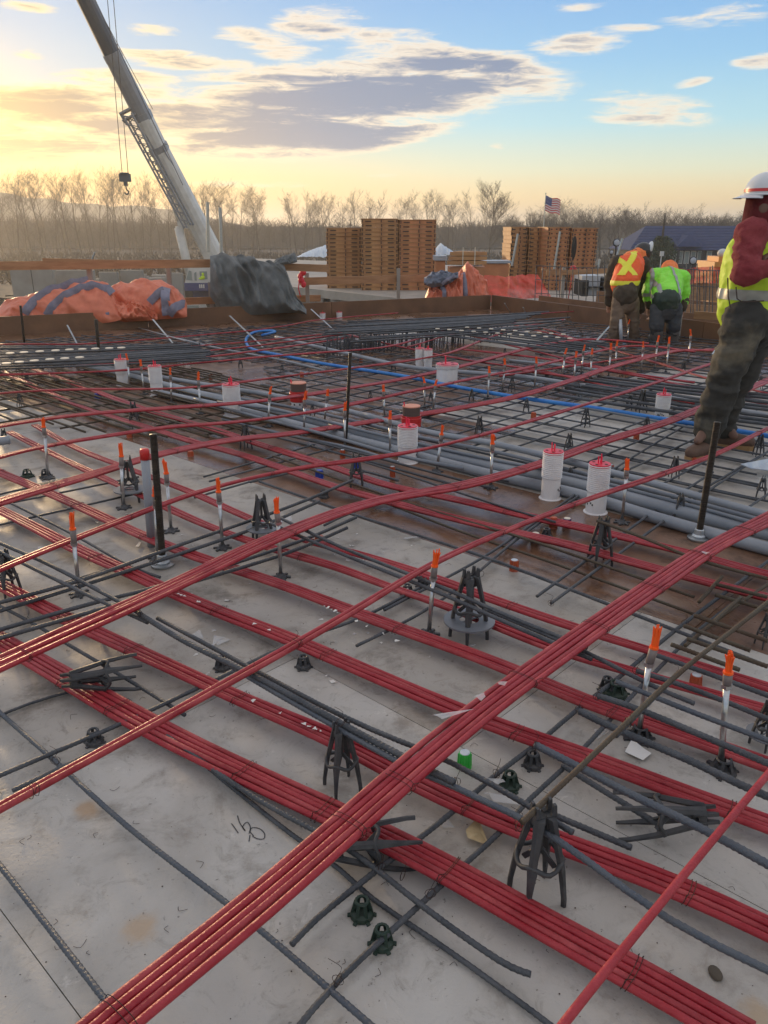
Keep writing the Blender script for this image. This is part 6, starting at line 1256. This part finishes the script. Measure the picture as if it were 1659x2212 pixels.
# ================================================================== PEOPLE
def solid(cones, voxel, name, mt, parent, smooth=3, noise_amp=0, nscale=8, seed=0, stretch=(1, 1, 1)):
    m = MB()
    for c in cones:
        if len(c) == 4: m.cone(*c)
        else: m.sphere(c[0], c[1], 16, 10, M=c[2] if len(c) > 2 else None)
    me = m.mesh('tmp'); o = bpy.data.objects.new('tmp', me); C.objects.link(o); md = o.modifiers.new('r', 'REMESH'); md.mode = 'VOXEL'; md.voxel_size = voxel
    if smooth: ms = o.modifiers.new('s', 'SMOOTH'); ms.iterations = smooth; ms.factor = .5
    dg = bpy.context.evaluated_depsgraph_get(); new = bpy.data.meshes.new_from_object(o.evaluated_get(dg)); bpy.data.objects.remove(o); new.name = name
    if noise_amp:
        n = len(new.vertices); co = np.empty(n * 3); new.vertices.foreach_get('co', co); co = co.reshape(-1, 3); no = np.empty(n * 3); new.vertices.foreach_get('normal', no); no = no.reshape(-1, 3); sx, sy, sz = stretch
        dv = np.array([sum(a * (.5 - abs(mnoise.noise(Vector((p[0] * nscale * f * sx + seed, p[1] * nscale * f * sy, p[2] * nscale * f * sz))))) for a, f in ((1, 1), (.5, 2.1), (.25, 4))) for p in co]); co += no * (dv * noise_amp)[:, None]; new.vertices.foreach_set('co', co.ravel())
    new.materials.clear(); new.materials.append(mt); new.polygons.foreach_set('use_smooth', np.full(len(new.polygons), True)); new.update(); return link(name, new, None, parent)
def extract(src, cond, off, name, mt, parent):
    me = src.data; keep = []; 
    for p in me.polygons:
        if cond(p.center): keep.append(p)
    if not keep: return None
    idx = {}; v = []; f = []
    for p in keep:
        q = []
        for i in p.vertices:
            if i not in idx: idx[i] = len(v); v.append(me.vertices[i].co + me.vertices[i].normal * off)
            q.append(idx[i])
        f.append(q)
    n = bpy.data.meshes.new(name); n.from_pydata([tuple(a) for a in v], [], f); n.polygons.foreach_set('use_smooth', np.full(len(n.polygons), True)); n.materials.append(mt); return link(name, n, None, parent)
def hand_cones(w, d, s=1.0, curl=.5, side=1):
    d = np.array(d, float); d /= np.linalg.norm(d); x = np.cross(d, [0, 0, 1]); x /= np.linalg.norm(x) + 1e-9; n = np.cross(x, d); w = np.array(w, float); c = [(w, w + d * .075 * s, .024 * s, .03 * s), (w + x * .018 * s, w + d * .08 * s + x * .025 * s, .018 * s, .015 * s), (w - x * .018 * s, w + d * .08 * s - x * .025 * s, .018 * s, .015 * s)]
    for k, L in enumerate((.068, .078, .074, .056)):
        b = w + d * .085 * s + x * (k - 1.5) * .020 * s; m1 = b + (d * math.cos(curl * .5) - n * math.sin(curl * .5)) * L * .5 * s; e = m1 + (d * math.cos(curl * 1.5) - n * math.sin(curl * 1.5)) * L * .5 * s; c += [(b, m1, .0098 * s, .009 * s), (m1, e, .009 * s, .0078 * s)]
    b = w + d * .025 * s + x * side * .028 * s; e = b + (d * .7 + x * side * .7 - n * .3) * .045 * s; c += [(b, e, .0125 * s, .011 * s), (e, e + (d * .95 - n * .4) * .03 * s, .011 * s, .009 * s)]; return c
def av(*a): return np.array(a, float)

# ---- the standing worker at the right edge
Yp = 5.35
def j(x, y, dy=0.): return PD(x, y, Yp + dy)
root = thing('person', 'standing worker at the right edge in lime vest, maroon hoodie and white hard hat', 'person', tuple(P(1560, 965, 0)))
inv = -np.array(root.location)
def J(x, y, dy=0.): return j(x, y, dy) + inv
hipL, hipR = J(1612, 690, -.12), J(1650, 690, .10); kneeL, kneeR = J(1573, 800, -.16), J(1598, 815, .12); ankL, ankR = J(1532, 918, -.08), J(1562, 908, .16)
pel = J(1632, 672); chest = J(1645, 555); neck = J(1652, 482); shL, shR = J(1622, 505, -.14), J(1672, 505, .16); elL = J(1607, 592, -.24); haL = J(1664, 578, -.30); elR = J(1700, 600, .05); haR = J(1680, 565, -.18); hd = J(1652, 437, -.03)
face = [(hd, av(.078, .098, .115)), (hd + av(-.03, -.075, -.04), av(.05, .045, .06)), (hd + av(-.095, -.03, -.01), av(.016, .014, .02)), (hd + av(-.09, -.03, -.05), av(.016, .02, .008)), (hd + av(.0, -.095, -.02), av(.02, .012, .03))]
body = [(pel, chest, .14, .15), (chest, neck, .14, .06), (neck, hd, .055, .06), (shL, shR, .07, .07), (shL, elL, .055, .042), (elL, haL, .042, .028), (shR, elR, .055, .042), (elR, haR, .042, .028), (hipL, kneeL, .085, .06), (kneeL, ankL, .055, .04), (hipR, kneeR, .085, .06), (kneeR, ankR, .055, .04), (hipL, hipR, .1, .1), (ankL, ankL + av(-.1, -.09, -.09), .038, .03), (ankR, ankR + av(.05, -.1, -.09), .038, .03)] + face + hand_cones(haL, av(.7, .1, .5), 1.0, .9) + hand_cones(haR, av(-.7, -.2, .3), 1.0, .9)
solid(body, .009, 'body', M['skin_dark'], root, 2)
solid([(J(1638, 668), J(1632, 700), .16, .165), (hipL, kneeL, .125, .09), (kneeL, ankL + av(0, 0, .03), .09, .08), (hipR, kneeR, .125, .09), (kneeR, ankR + av(0, 0, .03), .09, .08), (ankL + av(.01, 0, .04), ankL + av(.0, 0, -.045), .086, .078), (ankR + av(0, 0, .04), ankR + av(0, 0, -.045), .086, .078)], .011, 'trousers', M['sun_patched'], root, 2, .04, 5., 3., (.8, .8, 1.9))
hood = solid([(J(1640, 640), J(1645, 545), .165, .175), (J(1645, 545), J(1650, 495), .17, .1), (shL, shR, .09, .09), (shL, elL, .086, .07), (elL, haL, .07, .045), (shR, elR, .085, .07), (elR, haR, .075, .048)], .012, 'hoodie', M['maroon'], root, 2, .024, 9, 8., (1, 1, 1.6))
m = MB(); G = []
for i in range(22):
    ph = R(-20) + R(250) * i / 21     # hood wraps the head, open to the front left
    a = R(60) + ph * 1.02; G.append([hd + av(math.cos(a) * rr, math.sin(a) * rr * 1.05, zz) for zz, rr in ((-.19, .13), (-.12, .118), (-.04, .116), (.03, .112), (.08, .09))])
m.grid(np.array(G)); m.grid(np.array(G)[:, :, :] * 1.0 + 0); link('hood', (m, True), M['maroon'], root)
vest = solid([(J(1622, 662, 0), J(1636, 560), .205, .205), (J(1636, 560), J(1645, 515), .195, .13), (J(1630, 505, -.08), J(1665, 505, .1), .09, .09)], .011, 'vest', M['lime'], root, 3, .02, 6, 2.)
vz = lambda y: (J(1630, y))[2]
# take away the arm opening by letting the sleeve stand proud; bands
extract(vest, lambda c: vz(644) < c.z < vz(622) , .006, 'reflective_band', M['silver'], root)
extract(vest, lambda c: c.z > vz(600) and abs(c.x - J(1598, 560)[0]) < .028 and c.y < .05, .006, 'reflective_band', M['silver'], root)
m = MB(); m.tube([J(1578, 665, -.235), J(1573, 640, -.225), J(1572, 600, -.215)], .004, 5); link('zip', m, M['slot'], root); m = MB(); m.tube([J(1590, 620, -.235), J(1592, 645, -.245), J(1602, 652, -.245), J(1650, 650, -.23)], .004, 5); link('pocket_seam', m, M['slot'], root)
m = MB(); hc = hd + av(.0, 0, .055)
m.sphere(tuple(hc + av(0, 0, .01)), (.125, .145, .115), 28, 14); me = m.mesh('shell', True)
bm = bmesh.new(); bm.from_mesh(me); bmesh.ops.delete(bm, geom=[f for f in bm.faces if f.calc_center_median().z < hc[2] - .01], context='FACES'); bm.to_mesh(me); bm.free()
hat = thing('x', '', ''); C.objects.unlink(hat); bpy.data.objects.remove(hat)
hs = link('hard_hat', me, M['hat'], root)
m = MB(); m.lathe([(.128, -.012), (.150, -.016), (.150, -.010), (.126, -.002)], tuple(hc), 30, capb=False, capt=False); link('brim', (m, True), M['hat'], hs)
m = MB(); G = []
for i in range(13):
    a = R(150 + 90 * i / 12); L = .075 * math.sin(math.pi * i / 12) ** .6; G.append([hc + av(math.cos(a) * (.14 + L * f), math.sin(a) * (.14 + L * f), -.012 - .02 * f) for f in (0, .5, 1)])
m.grid(np.array(G)); m.grid(np.array(G)[::-1] - [0, 0, .003]); link('visor', (m, True), M['hat'], hs)
m = MB(); m.lathe([(.1285, .006), (.1285, .024)], tuple(hc), 30, capb=False, capt=False); m.v[-1][:, 1] = (m.v[-1][:, 1] - hc[1]) * 1.13 + hc[1]; link('red_band', (m, True), M['hatred'], hs)
m = MB(); m.tube([hc + av(.0, .15 * math.cos(t), .01 + .118 * math.sin(t)) for t in np.linspace(.15, math.pi - .15, 14)], .006, 6); link('ridge', (m, True), M['hat'], hs)
def boots(an, d, mt, s=1.0):
    d = np.array(d, float); d /= np.linalg.norm(d); q = av(*an); fl = q.copy(); z0 = 0.012 - root.location[2]
    b_ = solid([(q + av(0, 0, .02), q + av(0, 0, -.05), .062 * s, .060 * s), (av(q[0], q[1], z0 + .055), av(*(q + d * .10)[:2], z0 + .048), .055 * s, .052 * s), (av(*(q + d * .10)[:2], z0 + .048), av(*(q + d * .19)[:2], z0 + .045), .052 * s, .044 * s)], .01, 'boot', M[mt], root, 3)
    sd_ = av(-d[1], d[0], 0); prof = [(-.06, .035), (-.03, .045), (.08, .043), (.15, .052), (.20, .045), (.235, .02)]; pts = [q + d * a + sd_ * b for a, b in prof] + [q + d * a - sd_ * b for a, b in prof[::-1]]; m = MB(); m.prism([(p[0], p[1]) for p in pts][::-1], z0 - .012, z0 + .022); link('sole', m, M['sole'] if mt == 'boot' else M['rubber'], b_)
boots(ankL, (-.75, -.65, 0), 'boot', 1.1); boots(ankR, (.8, -.35, 0), 'boot', 1.05)

# ---- two bending workers
def bender(cx, ypel, yfeet, Y, lab, vest_m, sleeve_m, trou_m, hat_m, kind):
    global root
    root = thing('person', lab, 'person', tuple(P(cx, yfeet, 0))); root.location[1] = Y; root.location[2] = 0; inv = -np.array(root.location)
    Jn = lambda x, y, dy=0.: PD(cx + x, y, Y + dy) + inv
    return root, Jn
root, Jn = bender(1352, 645, 738, 11.1, 'bending worker in an orange vest with a yellow X on the back', None, None, None, None, 0)
px_ = 11.1 / 1790.
hL, hR = Jn(-13, 648), Jn(12, 650, .05); kL, kR = Jn(-20, 692, -.04), Jn(15, 690, .06); aL, aR = Jn(-26, 730, .02), Jn(18, 728, .10)
ps, cs, nk = Jn(-2, 640), Jn(8, 585, .32), Jn(18, 556, .45); sL, sR = Jn(-18, 568, .38), Jn(34, 570, .42); eL, eR = Jn(-34, 610, .42), Jn(34, 628, .48); wL, wR = Jn(-35, 652, .40), Jn(30, 668, .42); hd = Jn(36, 552, .62)
body = [(ps, cs, .13, .14), (cs, nk, .13, .06), (nk, hd, .055, .06), (sL, sR, .07, .07), (sL, eL, .055, .042), (eL, wL, .042, .028), (sR, eR, .055, .042), (eR, wR, .042, .028), (hL, kL, .085, .06), (kL, aL, .055, .04), (hR, kR, .085, .06), (kR, aR, .055, .04), (hL, hR, .1, .1), (aL, aL + av(0, .14, -.06), .04, .03), (aR, aR + av(0, .14, -.06), .04, .03), (hd, av(.08, .1, .11)), (hd + av(.0, .1, -.02), av(.018, .02, .03))] + hand_cones(wL, av(0, .1, -1)) + hand_cones(wR, av(0, .2, -1), side=-1)
solid(body, .012, 'body', M['skin'], root, 2)
solid([(Jn(-2, 638), Jn(-1, 655), .145, .14), (hL, kL, .10, .08), (kL, aL, .08, .07), (hR, kR, .10, .08), (kR, aR, .08, .072)], .013, 'trousers', M['tan'], root, 2, .02, 7, 1., (.8, .8, 1.8))
solid([(Jn(-2, 638, -.02), cs, .155, .165), (cs, nk, .16, .10), (sL, sR, .10, .10), (sL, eL, .095, .075), (eL, wL, .075, .055), (sR, eR, .105, .09), (eR, wR, .09, .06)], .014, 'jacket', M['jacket'], root, 2, .03, 7, 5.)
v_ = solid([(Jn(-3, 612, .10), Jn(8, 580, .30), .185, .195), (Jn(8, 580, .30), Jn(14, 562, .40), .19, .13), (Jn(-10, 568, .36), Jn(26, 570, .38), .10, .10)], .012, 'vest', M['vestor'], root, 3, .012, 6, 1.)
zz = lambda y: Jn(0, y, .1)[2]
extract(v_, lambda c: zz(616) < c.z < zz(606), .006, 'reflective_band', M['yellow'], root)
c0 = Jn(2, 575, .1); 
for s_ in (-1, 1): extract(v_, lambda c: c.y < Jn(0, 580, .34)[1] and c.z > zz(594) and abs((c.x - c0[0]) * s_ - (c.z - c0[2]) * .85) < .045, .006 + .002 * s_, 'reflective_band', M['yellow'], root)
solid([(Jn(6, 560, .36), Jn(24, 552, .46), .09, .095), (Jn(24, 552, .46), Jn(32, 550, .52), .095, .09)], .012, 'hood', M['hood_or'], root, 2, .02, 12, 3.)
m = MB(); hc = Jn(36, 545, .58); Mt = (Matrix.Rotation(R(-40), 3, 'X') @ Matrix.Rotation(R(18), 3, 'Y')); m.sphere(tuple(hc), (.13, .15, .13), 22, 12, M=Mt); hs = link('hard_hat', (m, True), M['hatblack'], root)
m = MB(); m.sphere(tuple(hc + av(.09, .02, .015)), (.045, .15, .13), 18, 10, M=Mt); link('hat_side_plate', (m, True), M['hat'], hs)
for an, d in ((aL, (.0, 1, 0)), (aR, (.2, 1, 0))): boots(an, d, 'boot', 1.1)
m = MB(); m.tube([Jn(-12, 690, -.12), Jn(-11, 715, -.12), Jn(-10, 742, -.10)], [.022, .026, .02], 8); tag(link('white_wrapped_stake', (m, True), M['wrap']), 'white wrapped stake before the orange-vest worker, at his leg', 'stake'); bpy.data.objects['white_wrapped_stake'].location = root.location
root, Jn = bender(1438, 660, 740, 10.9, 'bending worker in a lime-green jacket with an orange hood', None, None, None, None, 1)
hL, hR = Jn(-16, 668), Jn(18, 668); kL, kR = Jn(-20, 705, -.05), Jn(16, 706, -.02); aL, aR = Jn(-20, 740, .05), Jn(14, 740, .08)
ps, cs, nk = Jn(0, 655, 0), Jn(4, 610, .38), Jn(8, 590, .52); sL, sR = Jn(-22, 600, .42), Jn(32, 602, .42); eL, eR = Jn(-36, 628, .40), Jn(38, 634, .42); wL, wR = Jn(-34, 660, .38), Jn(36, 664, .4); hd = Jn(8, 588, .66)
body = [(ps, cs, .13, .14), (cs, nk, .13, .06), (nk, hd, .055, .06), (sL, sR, .07, .07), (sL, eL, .055, .042), (eL, wL, .042, .028), (sR, eR, .055, .042), (eR, wR, .042, .028), (hL, kL, .085, .06), (kL, aL, .055, .04), (hR, kR, .085, .06), (kR, aR, .055, .04), (hL, hR, .1, .1), (aL, aL + av(0, .14, -.06), .04, .03), (aR, aR + av(0, .14, -.06), .04, .03), (hd, av(.08, .1, .11)), (hd + av(.0, .1, -.02), av(.018, .02, .03))] + hand_cones(wL, av(0, .1, -1)) + hand_cones(wR, av(0, .2, -1), side=-1)
solid(body, .012, 'body', M['skin'], root, 2)
solid([(Jn(1, 652, .0), Jn(1, 670), .17, .155), (hL, kL, .108, .088), (kL, kL + (aL - kL) * .3, .088, .08), (hR, kR, .108, .088), (kR, kR + (aR - kR) * .3, .088, .08)], .013, 'trousers', M['navy'], root, 2, .018, 7, 1., (.8, .8, 1.8))
solid([(kL + (aL - kL) * .25, aL, .085, .075)], .012, 'boot_shaft', M['gumboot'], root, 2, .01); solid([(kR + (aR - kR) * .25, aR, .085, .075)], .012, 'boot_shaft', M['gumboot'], root, 2, .01)
for an, d in ((aL, (-.1, 1, 0)), (aR, (.1, 1, 0))): boots(an, d, 'gumboot', 1.15)
v_ = solid([(Jn(1, 642, .05), cs, .19, .20), (cs, nk, .20, .10), (sL, sR, .12, .12), (sL, eL, .11, .09), (eL, eL + (wL - eL) * .5, .085, .075), (sR, eR, .11, .09), (eR, eR + (wR - eR) * .5, .085, .075)], .012, 'jacket', M['limegreen'], root, 3, .025, 7, 4.)
zz = lambda y: Jn(0, y, .12)[2]
extract(v_, lambda c: zz(644) < c.z < zz(636) and abs(c.x - Jn(2, 640)[0]) < .2, .006, 'reflective_band', M['silver'], root)
for xo in (-14, 26): extract(v_, lambda c: c.z > zz(636) and abs(c.x - Jn(xo, 620)[0]) < .022 and c.y < Jn(0, 600, .45)[1], .007, 'reflective_band', M['silver'], root)
solid([(eL + (wL - eL) * .45, wL, .08, .06)], .012, 'dark_cuff', M['jacket'], root, 2, .01); solid([(eR + (wR - eR) * .45, wR, .08, .06)], .012, 'dark_cuff', M['jacket'], root, 2, .01)
solid([(Jn(1, 648, .0), Jn(1, 656, 0), .185, .175)], .014, 'jacket_hem', M['greenpl'], root, 2, .012, 8)
solid([(Jn(8, 588, .48), Jn(8, 580, .60), .11, .11)], .012, 'hood', M['hood_or'], root, 2, .015, 12, 3.)
m = MB(); m.tube([PD(1474, 640, 11.3), PD(1468, 700, 11.3), PD(1463, 738, 11.3)], .03, 6); tag(link('timber_stake', m, M['concrete']), 'pale timber stake standing right of the green-jacket worker', 'stake')

# ================================================================== HAZE
hz = bpy.data.materials.new('haze'); hz.use_nodes = True; t = hz.node_tree; t.nodes.clear(); pv = t.nodes.new('ShaderNodeVolumePrincipled'); pv.inputs['Color'].default_value = (.96, .93, .88, 1); pv.inputs['Density'].default_value = .0008; pv.inputs['Anisotropy'].default_value = .55; mo = t.nodes.new('ShaderNodeOutputMaterial'); t.links.new(pv.outputs[0], mo.inputs['Volume'])
m = MB(); m.box((0, 900, (GZ - 1.5 + 45) / 2), (5600, 4200, 45 - (GZ - 1.5))); struct(link('haze', m, hz), 'stuff')
